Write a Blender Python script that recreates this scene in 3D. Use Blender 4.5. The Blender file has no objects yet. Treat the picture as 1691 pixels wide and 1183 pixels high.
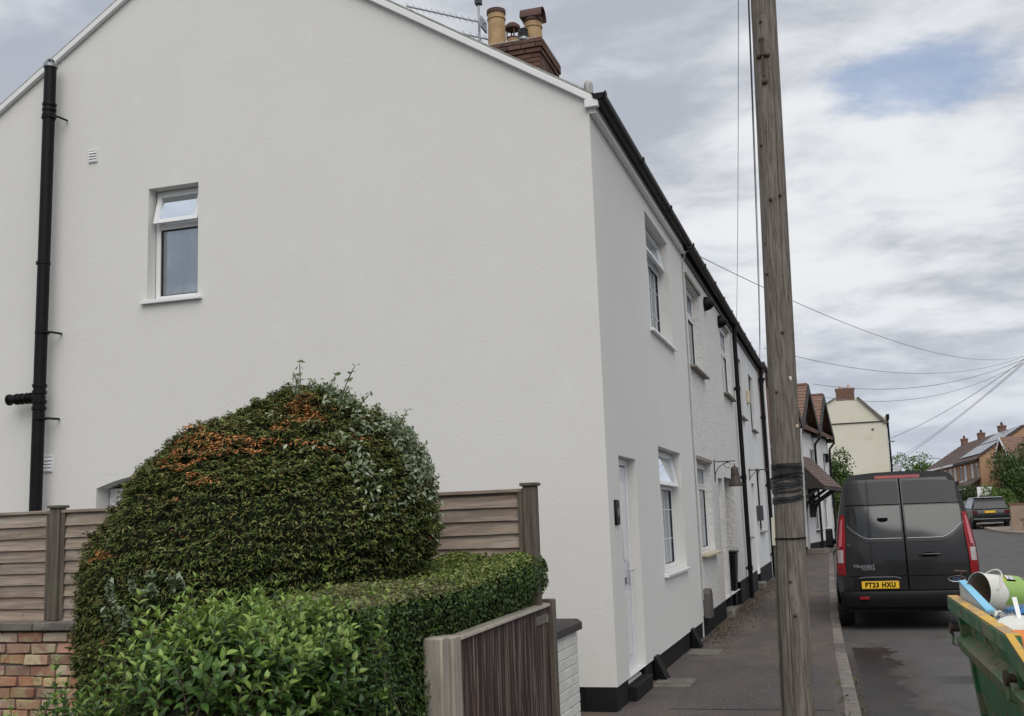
import bpy, bmesh, math, random
import numpy as np
from mathutils import Vector, Matrix
random.seed(7); RNG = np.random.default_rng(7)
S = bpy.context.scene
COL = S.collection
R_ = math.radians
PI = math.pi

# ------------------------------------------------------------------ camera
cam_d = bpy.data.cameras.new('camera'); cam = bpy.data.objects.new('camera', cam_d); COL.objects.link(cam)
F_PX = 1780.0
cam_d.sensor_width = 36; cam_d.lens = F_PX / 1691 * 36
cam_d.clip_start = .05; cam_d.clip_end = 3000
def _cam_axes():
    s = np.array([1400 - 845.5, 844 - 591.5, F_PX]); s /= np.linalg.norm(s)
    up = np.cross(s, np.array([1, -.037, 0.])); up /= np.linalg.norm(up)
    if up[1] > 0: up = -up
    xr = np.cross(s, up)
    if xr[0] < 0: xr = -xr
    return np.array([xr, s, up])
A_ = _cam_axes()
cam.matrix_world = Matrix(((A_[0][0], -A_[0][1], -A_[0][2], 0), (A_[1][0], -A_[1][1], -A_[1][2], 0),
                           (A_[2][0], -A_[2][1], -A_[2][2], 1.65), (0, 0, 0, 1)))
S.camera = cam

# ------------------------------------------------------------------ light and sky
SUN_DIR = Vector((.27, -.62, .80)).normalized()          # towards the veiled sun
sun_d = bpy.data.lights.new('sun', 'SUN'); sun_d.energy = 1.5; sun_d.angle = R_(58); sun_d.color = (1, .965, .91)
sun = bpy.data.objects.new('sun', sun_d); COL.objects.link(sun)
sun.rotation_euler = SUN_DIR.to_track_quat('Z', 'Y').to_euler()
W = bpy.data.worlds.new('World'); S.world = W; W.use_nodes = True
S.view_settings.view_transform = 'Standard'; S.view_settings.look = 'None'
S.view_settings.exposure = 0.36; S.view_settings.gamma = 1; S.view_settings.use_curve_mapping = False
S.render.engine = 'CYCLES'
S.cycles.max_bounces = 6; S.cycles.transparent_max_bounces = 8

class NT:
    """small helper round a node tree"""
    def __init__(s, nt): s.nt = nt; s.nt.nodes.clear()
    def n(s, t, **k):
        nd = s.nt.nodes.new(t)
        for a, v in k.items():
            if a.startswith('i_'):
                nd.inputs[a[2:].replace('_', ' ')].default_value = v
            else: setattr(nd, a, v)
        return nd
    def l(s, a, b): s.nt.links.new(a, b)
    def val(s, sock, v):
        if isinstance(v, bpy.types.NodeSocket): s.l(v, sock)
        else: sock.default_value = v
    def math(s, op, a, b=0., clamp=False):
        m = s.n('ShaderNodeMath', operation=op, use_clamp=clamp); s.val(m.inputs[0], a); s.val(m.inputs[1], b); return m.outputs[0]
    def mix(s, f, a, b, mode='MIX'):
        m = s.n('ShaderNodeMix', data_type='RGBA', blend_type=mode); s.val(m.inputs[0], f)
        s.val(m.inputs[6], a if isinstance(a, bpy.types.NodeSocket) else (*a[:3], 1)); s.val(m.inputs[7], b if isinstance(b, bpy.types.NodeSocket) else (*b[:3], 1)); return m.outputs[2]
    def ramp(s, f, lo, hi):
        m = s.n('ShaderNodeMapRange', interpolation_type='SMOOTHSTEP'); s.val(m.inputs[0], f); m.inputs[1].default_value = lo; m.inputs[2].default_value = hi; return m.outputs[0]
    def noise(s, vec, scale, detail=4, rough=.55, dist=0):
        m = s.n('ShaderNodeTexNoise'); s.l(vec, m.inputs['Vector']); m.inputs['Scale'].default_value = scale
        m.inputs['Detail'].default_value = detail; m.inputs['Roughness'].default_value = rough; m.inputs['Distortion'].default_value = dist; return m.outputs[0]
    def vec(s, v, sc=(1, 1, 1), loc=(0, 0, 0)):
        m = s.n('ShaderNodeMapping'); s.l(v, m.inputs[0]); m.inputs[3].default_value = sc; m.inputs[1].default_value = loc; return m.outputs[0]

def build_sky():
    t = NT(W.node_tree)
    tc = t.n('ShaderNodeTexCoord').outputs['Generated']
    sep = t.n('ShaderNodeSeparateXYZ'); t.l(tc, sep.inputs[0])
    zc = t.math('MAXIMUM', sep.outputs[2], 0.0)
    zz = t.math('ADD', zc, .24)
    cmb = t.n('ShaderNodeCombineXYZ'); t.l(t.math('DIVIDE', sep.outputs[0], zz), cmb.inputs[0]); t.l(t.math('DIVIDE', sep.outputs[1], zz), cmb.inputs[1])
    v = cmb.outputs[0]
    sky = t.n('ShaderNodeTexSky', sky_type='NISHITA', sun_disc=False)
    sky.sun_elevation = math.asin(SUN_DIR.z); sky.sun_rotation = math.atan2(SUN_DIR.x, SUN_DIR.y)
    blue = t.mix(.35, sky.outputs[0], (1.9, 3.4, 6.3))
    big = t.noise(t.vec(v, (1.0, 1.1, 1), (3.1, 1.7, 0)), 1.1, 5, .5, .2)
    mid = t.noise(t.vec(v, (.9, 1.25, 1), (7.3, 4.2, 0)), 4.2, 8, .56, .25)
    fine = t.noise(t.vec(v, (1, 1.2, 1), (1.3, 9.2, 0)), 8.0, 6, .6, .2)
    s1 = t.math('ADD', t.math('MULTIPLY', big, .50), t.math('ADD', t.math('MULTIPLY', mid, .36), t.math('MULTIPLY', fine, .14)))
    cl = t.ramp(s1, .42, .60)
    c = t.mix(cl, (3.5, 3.75, 4.25), (6.5, 6.62, 6.85))
    # thin gaps where blue comes through
    gap = t.noise(t.vec(v, (.8, 1.3, 1), (11.7, 2.9, 0)), 1.3, 6, .55, .4)
    thin = t.ramp(gap, .55, .74)
    c = t.mix(t.math('MULTIPLY', thin, .30), c, blue)
    # the open blue patch, upper right of the street
    pd = np.array(A_ @ np.array([1505 - 845.5, 128 - 591.5, F_PX])); pd /= np.linalg.norm(pd)
    pr = np.cross(pd, (0, 0, 1)); pr /= np.linalg.norm(pr); pu = np.cross(pr, pd)
    def dot(a):
        d = t.n('ShaderNodeVectorMath', operation='DOT_PRODUCT'); t.l(tc, d.inputs[0]); d.inputs[1].default_value = tuple(a); return d.outputs['Value']
    ex = t.math('DIVIDE', dot(pr), .072); ez = t.math('DIVIDE', dot(pu), .030)
    e2 = t.math('ADD', t.math('MULTIPLY', ex, ex), t.math('MULTIPLY', ez, ez))
    e2 = t.math('ADD', e2, t.math('MULTIPLY', t.math('ADD', t.math('SUBTRACT', mid, .5), t.math('MULTIPLY', t.math('SUBTRACT', fine, .5), .6)), 4.6))
    front = t.ramp(dot(pd), .5, .9)
    hole = t.math('MULTIPLY', t.math('SUBTRACT', 1.0, t.ramp(e2, .0, 2.0)), front)
    c = t.mix(t.math('MULTIPLY', hole, .56), c, blue)
    hz = t.math('SUBTRACT', 1.0, t.ramp(zc, 0.0, .22))
    c = t.mix(t.math('MULTIPLY', hz, .6), c, (4.55, 5.0, 5.7))
    bg = t.n('ShaderNodeBackground'); t.l(c, bg.inputs[0]); bg.inputs[1].default_value = .1
    out = t.n('ShaderNodeOutputWorld'); t.l(bg.outputs[0], out.inputs[0])
build_sky()

# ------------------------------------------------------------------ materials
def mat(name, col, rough=.7, col2=None, nscale=3., nstretch=(1, 1, 1), bump=0., bscale=30., bstretch=(1, 1, 1), metal=0., coat=0., spec=.5,
        patch=None, pscale=2., plo=.5, phi=.6, pstretch=(1, 1, 1), alpha=1., detail=5, rnd=0., patch2=None, p2scale=5., p2lo=.6, p2hi=.7, sheen=0, trans=0.):
    m = bpy.data.materials.new(name); m.use_nodes = True
    t = NT(m.node_tree)
    out = t.n('ShaderNodeOutputMaterial'); b = t.n('ShaderNodeBsdfPrincipled'); t.l(b.outputs[0], out.inputs[0])
    o = t.n('ShaderNodeTexCoord').outputs['Object']
    if rnd:                                 # every piece gets its own stretch of grain
        va = t.n('ShaderNodeVectorMath', operation='ADD'); t.l(o, va.inputs[0]); cb = t.n('ShaderNodeCombineXYZ'); ri = t.math('MULTIPLY', t.n('ShaderNodeObjectInfo').outputs['Random'], 37.)
        for k in range(3): t.l(ri, cb.inputs[k])
        t.l(cb.outputs[0], va.inputs[1]); o = va.outputs[0]
    c = None
    if col2 is not None:
        f = t.ramp(t.noise(t.vec(o, nstretch), nscale, detail, .6), .3, .7)
        c = t.mix(f, col, col2)
    if patch is not None:
        f = t.ramp(t.noise(t.vec(o, pstretch, (5.1, 2.3, 8.8)), pscale, 6, .62, .3), plo, phi)
        c = t.mix(f, c if c is not None else col, patch)
    if patch2 is not None:
        f = t.ramp(t.noise(t.vec(o, (1, 1, 1), (1.1, 7.3, 3.8)), p2scale, 8, .68, .2), p2lo, p2hi)
        c = t.mix(f, c if c is not None else col, patch2)
    if rnd:
        oi = t.n('ShaderNodeObjectInfo').outputs['Random']
        hs = t.n('ShaderNodeHueSaturation'); t.val(hs.inputs['Value'], t.math('ADD', 1 - rnd, t.math('MULTIPLY', oi, 2 * rnd)))
        t.val(hs.inputs['Saturation'], t.math('ADD', 1 - rnd * .6, t.math('MULTIPLY', t.math('FRACT', t.math('MULTIPLY', oi, 7.7)), rnd * 1.2)))
        t.val(hs.inputs['Hue'], t.math('ADD', .5 - rnd * .03, t.math('MULTIPLY', t.math('FRACT', t.math('MULTIPLY', oi, 13.3)), rnd * .06)))
        t.val(hs.inputs['Color'], c if c is not None else (*col, 1)); c = hs.outputs[0]
    if c is None: b.inputs['Base Color'].default_value = (*col, 1)
    else: t.l(c, b.inputs['Base Color'])
    b.inputs['Roughness'].default_value = rough; b.inputs['Metallic'].default_value = metal
    b.inputs['Coat Weight'].default_value = coat; b.inputs['Coat Roughness'].default_value = .06
    b.inputs['Specular IOR Level'].default_value = spec; b.inputs['Alpha'].default_value = alpha
    if bump:
        bp = t.n('ShaderNodeBump'); bp.inputs['Strength'].default_value = 1; bp.inputs['Distance'].default_value = bump
        t.l(t.noise(t.vec(o, bstretch), bscale, 3, .55), bp.inputs['Height']); t.l(bp.outputs[0], b.inputs['Normal'])
    return m

def glass_mat(name, tint=(.93, .95, .96), amt=.35):
    m = bpy.data.materials.new(name); m.use_nodes = True; t = NT(m.node_tree)
    out = t.n('ShaderNodeOutputMaterial'); g = t.n('ShaderNodeBsdfGlossy'); g.inputs['Roughness'].default_value = .02; g.inputs[0].default_value = (.85, .9, .95, 1)
    tr = t.n('ShaderNodeBsdfTransparent'); tr.inputs[0].default_value = (*tint, 1)
    fr = t.n('ShaderNodeFresnel'); fr.inputs[0].default_value = 1.6
    mx = t.n('ShaderNodeMixShader'); t.l(t.math('ADD', fr.outputs[0], amt, True), mx.inputs[0]); t.l(tr.outputs[0], mx.inputs[1]); t.l(g.outputs[0], mx.inputs[2])
    t.l(mx.outputs[0], out.inputs[0]); return m

def leaf_mat(name, rough=.5, spec=.4, trans=.25):
    m = bpy.data.materials.new(name); m.use_nodes = True; t = NT(m.node_tree)
    out = t.n('ShaderNodeOutputMaterial'); b = t.n('ShaderNodeBsdfPrincipled')
    a = t.n('ShaderNodeAttribute', attribute_name='Col')
    hs = t.n('ShaderNodeHueSaturation'); oi = t.n('ShaderNodeObjectInfo').outputs['Random']
    t.val(hs.inputs['Value'], t.math('ADD', .85, t.math('MULTIPLY', oi, .3))); t.l(a.outputs[0], hs.inputs['Color'])
    t.l(hs.outputs[0], b.inputs['Base Color']); b.inputs['Roughness'].default_value = rough; b.inputs['Specular IOR Level'].default_value = spec
    tl = t.n('ShaderNodeBsdfTranslucent'); t.l(hs.outputs[0], tl.inputs[0])
    mx = t.n('ShaderNodeMixShader'); mx.inputs[0].default_value = trans; t.l(b.outputs[0], mx.inputs[1]); t.l(tl.outputs[0], mx.inputs[2])
    t.l(mx.outputs[0], out.inputs[0]); return m

M = {}
M['render'] = mat('white_render', (.71, .70, .67), .9, (.69, .68, .65), .7, bump=.0024, bscale=85, patch=(.675, .665, .63), pscale=.9, plo=.52, phi=.85, patch2=(.725, .72, .69), p2scale=2.5, p2lo=.5, p2hi=.8)
M['rough'] = mat('roughcast', (.74, .73, .71), .92, (.62, .61, .58), 14, bump=.02, bscale=26, patch=(.50, .48, .44), pscale=3, plo=.6, phi=.85)
M['paintwall'] = mat('painted_wall', (.72, .73, .73), .85, (.64, .64, .63), 1.3, bump=.004, bscale=30, patch=(.5, .49, .46), pscale=2.2, plo=.62, phi=.85)
M['whitebrick'] = mat('white_painted_brick', (.70, .70, .66), .8, (.60, .60, .56), 6, bump=.003, bscale=40, patch=(.40, .30, .24), pscale=7, plo=.66, phi=.78, rnd=.05)
M['plinth'] = mat('black_plinth', (.008, .008, .009), .7, (.014, .014, .015), 5, spec=.2, bump=.003, bscale=30)
M['upvc'] = mat('white_upvc', (.80, .80, .80), .28, (.76, .76, .77), 2)
M['upvcdoor'] = mat('grey_white_door', (.66, .68, .72), .3, (.62, .64, .69), 2)
M['seal'] = mat('black_seal', (.015, .015, .015), .6)
M['blackpl'] = mat('black_plastic', (.005, .005, .006), .45, (.008, .008, .009), 9, spec=.18)
M['gutter'] = mat('old_gutter', (.014, .012, .012), .6, (.035, .027, .024), 7)
M['slate'] = mat('slate_roof', (.10, .10, .10), .7, (.16, .15, .14), 3, bump=.004, bscale=20)
M['verge'] = mat('verge_mortar', (.33, .33, .30), .9, (.22, .22, .19), 12, bump=.006, bscale=25)
M['glass'] = glass_mat('window_glass', amt=.14)
M['darkglass'] = glass_mat('dark_window_glass', (.25, .27, .3), .12)
M['curtain'] = mat('net_curtain', (.74, .75, .76), .9, (.60, .62, .64), 9, (1, 1, .1))
M['room'] = mat('unlit_room_shade', (.03, .03, .035), .9)  # darkness of the unlit rooms put into the colour
M['chrome'] = mat('bright_metal', (.75, .75, .76), .18, metal=1)
M['steel'] = mat('grey_metal', (.32, .33, .34), .4, (.22, .23, .24), 12, metal=.8)
M['wood'] = mat('fence_wood', (.33, .26, .205), .85, (.185, .14, .112), 6, (.6, .7, 9), detail=10, bump=.002, bscale=4, bstretch=(2, 2, 30), patch=(.36, .31, .27), pscale=1.6, pstretch=(.8, 1, 9), plo=.5, phi=.7, rnd=.16, patch2=(.05, .035, .03), p2scale=9, p2lo=.66, p2hi=.72)
M['woodv'] = mat('post_wood', (.15, .12, .095), .85, (.07, .056, .047), 3, (14, 14, .7), bump=.003, bscale=4, bstretch=(30, 30, 1.5), patch=(.12, .12, .08), pscale=2.6, plo=.5, phi=.7, rnd=.1)
M['board'] = mat('weathered_board', (.21, .165, .135), .85, (.060, .030, .024), 2.0, (16, 20, .45), detail=11, bump=.003, bscale=3, bstretch=(40, 40, 1), patch=(.030, .015, .014), pscale=2.5, pstretch=(12, 14, .5), plo=.44, phi=.52, rnd=.22, patch2=(.40, .36, .31), p2scale=16, p2lo=.66, p2hi=.74)
M['concpost'] = mat('pale_gatepost', (.40, .36, .30), .85, (.28, .25, .21), 3, (9, 9, .9), bump=.003, bscale=9, bstretch=(6, 6, 1), patch=(.22, .20, .15), pscale=3, pstretch=(6, 6, .8), plo=.55, phi=.75)
M['crack'] = mat('split_wood', (.16, .065, .03), .9, (.07, .03, .02), 20, (3, 3, .6))
M['pole'] = mat('pole_wood', (.215, .188, .162), .92, (.098, .083, .072), 5.0, (16, 16, .9), spec=.15, detail=9, bump=.004, bscale=4, bstretch=(40, 40, .9), patch=(.23, .21, .185), pscale=3.2, pstretch=(7, 7, .6), plo=.5, phi=.68, patch2=(.05, .04, .033), p2scale=13, p2lo=.60, p2hi=.72)
M['tape'] = mat('black_tape', (.009, .009, .010), .3, (.016, .016, .017), 8, bump=.003, bscale=20, bstretch=(1, 1, 6))
M['conduit'] = mat('grey_conduit', (.45, .45, .44), .5, (.33, .33, .32), 5)
M['conduit2'] = mat('cream_conduit', (.65, .63, .52), .6)
M['rust'] = mat('rusty_metal', (.045, .032, .027), .75, (.09, .05, .035), 18)
M['cable'] = mat('cable', (.03, .03, .035), .5)
M['cableg'] = mat('grey_cable', (.24, .25, .27), .6)
M['brick'] = mat('old_brick', (.43, .25, .17), .9, (.29, .165, .12), 5, bump=.005, bscale=22, patch=(.42, .35, .22), pscale=5, plo=.48, phi=.60, rnd=.36, patch2=(.12, .075, .055), p2scale=12, p2lo=.58, p2hi=.68)
M['brickc'] = mat('chimney_brick', (.16, .082, .06), .9, (.09, .055, .045), 6, bump=.005, bscale=22, rnd=.25)
M['brickfar'] = mat('terrace_brick', (.22, .12, .085), .9, (.15, .085, .062), 12, bump=.003, bscale=20)
M['mortar'] = mat('mortar', (.20, .17, .145), .95, (.08, .068, .058), 7, bump=.004, bscale=40)
M['coping'] = mat('coping', (.17, .15, .13), .9, (.11, .10, .085), 8, bump=.005, bscale=25, patch=(.26, .24, .21), pscale=5, plo=.55, phi=.7, rnd=.08)
M['copdark'] = mat('dark_coping', (.055, .045, .042), .8, (.035, .03, .028), 9, bump=.004, bscale=25, patch=(.3, .28, .27), pscale=14, plo=.68, phi=.74)
M['pot'] = mat('buff_pot', (.44, .29, .14), .75, (.33, .22, .115), 5, bump=.002, bscale=20, patch=(.2, .15, .10), pscale=4, plo=.6, phi=.8)
M['terracotta'] = mat('dark_terracotta', (.11, .05, .038), .75, (.06, .032, .027), 9)
M['tile'] = mat('clay_tile', (.25, .145, .105), .85, (.17, .105, .082), 6, bump=.004, bscale=10, patch=(.13, .09, .075), pscale=3, plo=.5, phi=.75)
M['tiledark'] = mat('brown_tile', (.16, .105, .085), .85, (.09, .065, .055), 5, bump=.004, bscale=10, patch=(.25, .19, .15), pscale=3, plo=.55, phi=.75)
M['blackwood'] = mat('black_timber', (.018, .014, .013), .6, (.03, .025, .022), 8)
M['cream'] = mat('cream_render', (.72, .69, .57), .92, (.66, .63, .51), .35, bump=.003, bscale=20, patch=(.50, .45, .34), pscale=.8, plo=.6, phi=.85)
M['sillstone'] = mat('old_sill', (.30, .27, .23), .8, (.2, .18, .15), 8)
M['sillcream'] = mat('cream_sill', (.62, .52, .38), .6, (.5, .42, .3), 8)
M['greyblue'] = mat('dark_frame', (.03, .035, .045), .4)
M['lant'] = mat('bell_bronze', (.075, .05, .04), .6, (.04, .03, .026), 14, bump=.002, bscale=40)
M['asphalt'] = None; M['pave'] = None

def ground_mat(name, a, b, stain, rough, grain, wear, wscale, wlo, whi, wet=False):
    m = bpy.data.materials.new(name); m.use_nodes = True; t = NT(m.node_tree)
    out = t.n('ShaderNodeOutputMaterial'); p = t.n('ShaderNodeBsdfPrincipled'); t.l(p.outputs[0], out.inputs[0])
    o = t.n('ShaderNodeTexCoord').outputs['Object']
    c = t.mix(t.ramp(t.noise(o, 1.1, 6, .6), .3, .7), a, b)
    c = t.mix(t.math('MULTIPLY', t.ramp(t.noise(t.vec(o, (1, .5, 1), (3, 4, 0)), wscale, 7, .65, .5), wlo, whi), .8), c, wear)
    c = t.mix(t.math('MULTIPLY', t.ramp(t.noise(t.vec(o, (1.6, .5, 1), (9, 1, 0)), 1.0, 7, .65, .3), .50, .66), .85), c, stain)
    g = t.noise(o, grain, 2, .5)
    c = t.mix(t.math('MULTIPLY', t.ramp(g, .55, .70), .5), c, (.24, .225, .205))
    c = t.mix(t.math('MULTIPLY', t.ramp(g, .48, .30), .5), c, (.012, .012, .012))
    p.inputs['Roughness'].default_value = rough; p.inputs['Specular IOR Level'].default_value = .35
    if wet:                                # damp run along the kerb channel and a darker resurfaced strip across the road
        sp_ = t.n('ShaderNodeSeparateXYZ'); t.l(o, sp_.inputs[0]); X, Y = sp_.outputs[0], sp_.outputs[1]
        d = t.math('ADD', X, t.math('MULTIPLY', t.math('SUBTRACT', Y, 5.0), .026)); d = t.math('SUBTRACT', d, .08)
        nz_ = t.math('SUBTRACT', t.noise(t.vec(o, (1.3, .8, 1), (2.2, 3.1, 0)), 2.2, 7, .6, .4), .5); n2_ = t.math('SUBTRACT', t.noise(o, 11, 4, .6), .5)
        e = t.math('ADD', d, t.math('ADD', t.math('MULTIPLY', nz_, .9), t.math('MULTIPLY', n2_, .12)))
        w = t.math('MULTIPLY', t.math('SUBTRACT', 1.0, t.ramp(e, .46, .53)), t.math('SUBTRACT', 1.0, t.ramp(t.math('ADD', Y, t.math('MULTIPLY', n2_, 1.5)), 14.9, 15.15)))
        w = t.math('MULTIPLY', w, t.ramp(t.math('ADD', d, t.math('MULTIPLY', n2_, .1)), .06, .12))
        damp = t.math('MULTIPLY', t.math('SUBTRACT', 1.0, t.ramp(e, .35, .95)), t.math('SUBTRACT', 1.0, t.ramp(Y, 13.2, 14.8)))
        c = t.mix(t.math('MULTIPLY', damp, .7), c, (.050, .034, .028))
        c = t.mix(t.math('MULTIPLY', w, .94), c, t.mix(t.ramp(t.noise(o, 2.3, 4, .5), .4, .65), (.006, .004, .004), (.028, .013, .008)))
        q_ = t.math('ABSOLUTE', t.math('SUBTRACT', t.math('ADD', Y, t.math('MULTIPLY', X, .12)), 12.35)); q_ = t.math('ADD', q_, t.math('MULTIPLY', nz_, .35))
        st_ = t.math('MULTIPLY', t.math('SUBTRACT', 1.0, t.ramp(t.math('ADD', q_, t.math('MULTIPLY', n2_, .1)), .24, .34)), t.ramp(X, .45, 1.3))
        c = t.mix(t.math('MULTIPLY', st_, .8), c, (.026, .023, .023))
        t.l(t.math('SUBTRACT', rough, t.math('MULTIPLY', w, .45)), p.inputs['Roughness'])
    t.l(c, p.inputs['Base Color'])
    bp = t.n('ShaderNodeBump'); bp.inputs['Distance'].default_value = .006; t.l(g, bp.inputs['Height']); t.l(bp.outputs[0], p.inputs['Normal'])
    return m
M['asphalt'] = ground_mat('road_asphalt', (.102, .096, .092), (.082, .077, .075), (.070, .065, .062), .82, 60, (.108, .104, .098), 2.5, .5, .7, wet=True)
M['pave'] = ground_mat('pavement_asphalt', (.108, .091, .082), (.070, .060, .056), (.145, .102, .076), .85, 75, (.12, .098, .082), 1.6, .45, .7)
M['kerb'] = mat('kerb_stone', (.19, .165, .145), .85, (.12, .105, .095), 6, bump=.003, bscale=45, rnd=.28, patch=(.08, .075, .06), pscale=9, plo=.6, phi=.72)
M['wet'] = mat('wet_asphalt', (.018, .012, .010), .16, (.012, .010, .010), 5, bump=.0015, bscale=45, spec=.7, patch=(.030, .018, .013), pscale=2.2)
M['newtar'] = mat('fresh_tarmac', (.028, .026, .027), .7, (.026, .025, .027), 4, bump=.004, bscale=60)
M['soil'] = mat('garden_soil', (.06, .045, .03), .95, (.035, .04, .02), 5, bump=.02, bscale=8)
M['palepave'] = mat('pale_pavement', (.24, .195, .165), .9, (.19, .155, .13), 1.5, bump=.002, bscale=30)
M['vanpaint'] = mat('dark_grey_paint', (.011, .011, .012), .28, (.014, .014, .015), 1.2, spec=.4, coat=.3, patch=(.019, .017, .015), pscale=1.6, plo=.5, phi=.8)
M['vanpl'] = mat('van_black_plastic', (.009, .009, .010), .5, (.013, .013, .014), 9, spec=.25)
M['vanglass'] = mat('tinted_glass', (.008, .009, .011), .10, spec=.8, coat=.0)
M['crease'] = mat('chrome_line', (.35, .36, .38), .3, metal=.7)
M['redlens'] = mat('red_lens', (.30, .010, .014), .2, (.20, .007, .012), 4, coat=.2, spec=.3)
M['pinklens'] = mat('pale_red_lens', (.50, .12, .14), .15, coat=.5)
M['clearlens'] = mat('clear_lens', (.45, .40, .40), .12, coat=.8)
M['plate'] = mat('yellow_plate', (.85, .52, .03), .35)
M['black'] = mat('black_print', (.004, .004, .004), .9, spec=.05)
M['tyre'] = mat('tyre_rubber', (.014, .014, .014), .8, (.02, .02, .02), 20)
M['rim'] = mat('alloy_rim', (.2, .2, .21), .3, metal=.9)
M['skipg'] = mat('green_skip_paint', (.028, .19, .065), .5, (.03, .12, .05), 3, bump=.004, bscale=9, patch=(.16, .19, .10), pscale=6, plo=.55, phi=.60, patch2=(.10, .045, .025), p2scale=8, p2lo=.585, p2hi=.62)
M['skipr'] = mat('grimy_green_rib', (.06, .19, .08), .55, (.16, .19, .10), 4, bump=.003, bscale=14, patch=(.22, .20, .12), pscale=5, plo=.48, phi=.56, patch2=(.10, .05, .025), p2scale=9, p2lo=.58, p2hi=.62)
M['skipy'] = mat('yellow_skip_paint', (.72, .42, .02), .5, (.60, .34, .03), 3, bump=.003, bscale=14, patch=(.42, .27, .11), pscale=5, plo=.5, phi=.6, patch2=(.13, .08, .04), p2scale=11, p2lo=.60, p2hi=.66)
M['foam'] = mat('blue_foam', (.22, .55, .78), .8, (.28, .60, .80), 6)
M['foamw'] = mat('white_foam', (.62, .66, .66), .8, (.5, .55, .56), 12)
M['bucketw'] = mat('white_bucket', (.72, .72, .66), .45, (.60, .60, .54), 5, patch=(.55, .5, .42), pscale=9, plo=.6, phi=.7)
M['bucketin'] = mat('dirty_bucket_inside', (.30, .23, .17), .8, (.22, .165, .12), 6)
M['label'] = mat('green_label', (.24, .40, .10), .45, (.28, .44, .12), 4, patch=(.42, .46, .03), pscale=7, plo=.52, phi=.64, patch2=(.7, .7, .66), p2scale=8, p2lo=.66, p2hi=.7)
M['bagb'] = mat('blue_bag', (.03, .16, .42), .35, (.12, .34, .62), 14, patch=(.02, .025, .05), pscale=16, plo=.52, phi=.56)
M['bagg'] = mat('grey_rag', (.40, .35, .33), .8, (.22, .20, .21), 16, patch=(.03, .06, .11), pscale=18, plo=.50, phi=.55)
M['orange'] = mat('orange_board', (.75, .24, .06), .6, (.65, .18, .05), 4)
M['leaf'] = leaf_mat('shrub_leaf', .34, .5, .28)
M['yew'] = leaf_mat('yew_needles', .7, .25, .12)
M['stem'] = mat('stem', (.10, .09, .04), .8, (.06, .05, .03), 9)
M['bark'] = mat('bark', (.09, .07, .05), .9, (.05, .04, .03), 6, bump=.01, bscale=12)
M['core'] = mat('shrub_inner_shade', (.012, .013, .007), .95, (.02, .018, .01), 8)  # near-black: shade inside the plants painted as a solid filler
M['solar'] = mat('solar_panel', (.16, .18, .21), .25, (.11, .13, .16), 3, spec=.6)
M['orbrick'] = mat('orange_brick', (.46, .28, .17), .9, (.38, .23, .14), .8, patch=(.22, .11, .06), pscale=2, plo=.55, phi=.8)
M['suv'] = mat('black_car_paint', (.006, .007, .009), .3, spec=.3, coat=.4)
M['suvroof'] = mat('silver_roof_paint', (.22, .25, .29), .25, coat=.8, metal=.3)
M['silver'] = mat('silver_paint', (.32, .31, .30), .3, coat=.6, metal=.4)
M['litter'] = leaf_mat('litter', .9, .2, 0)

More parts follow.
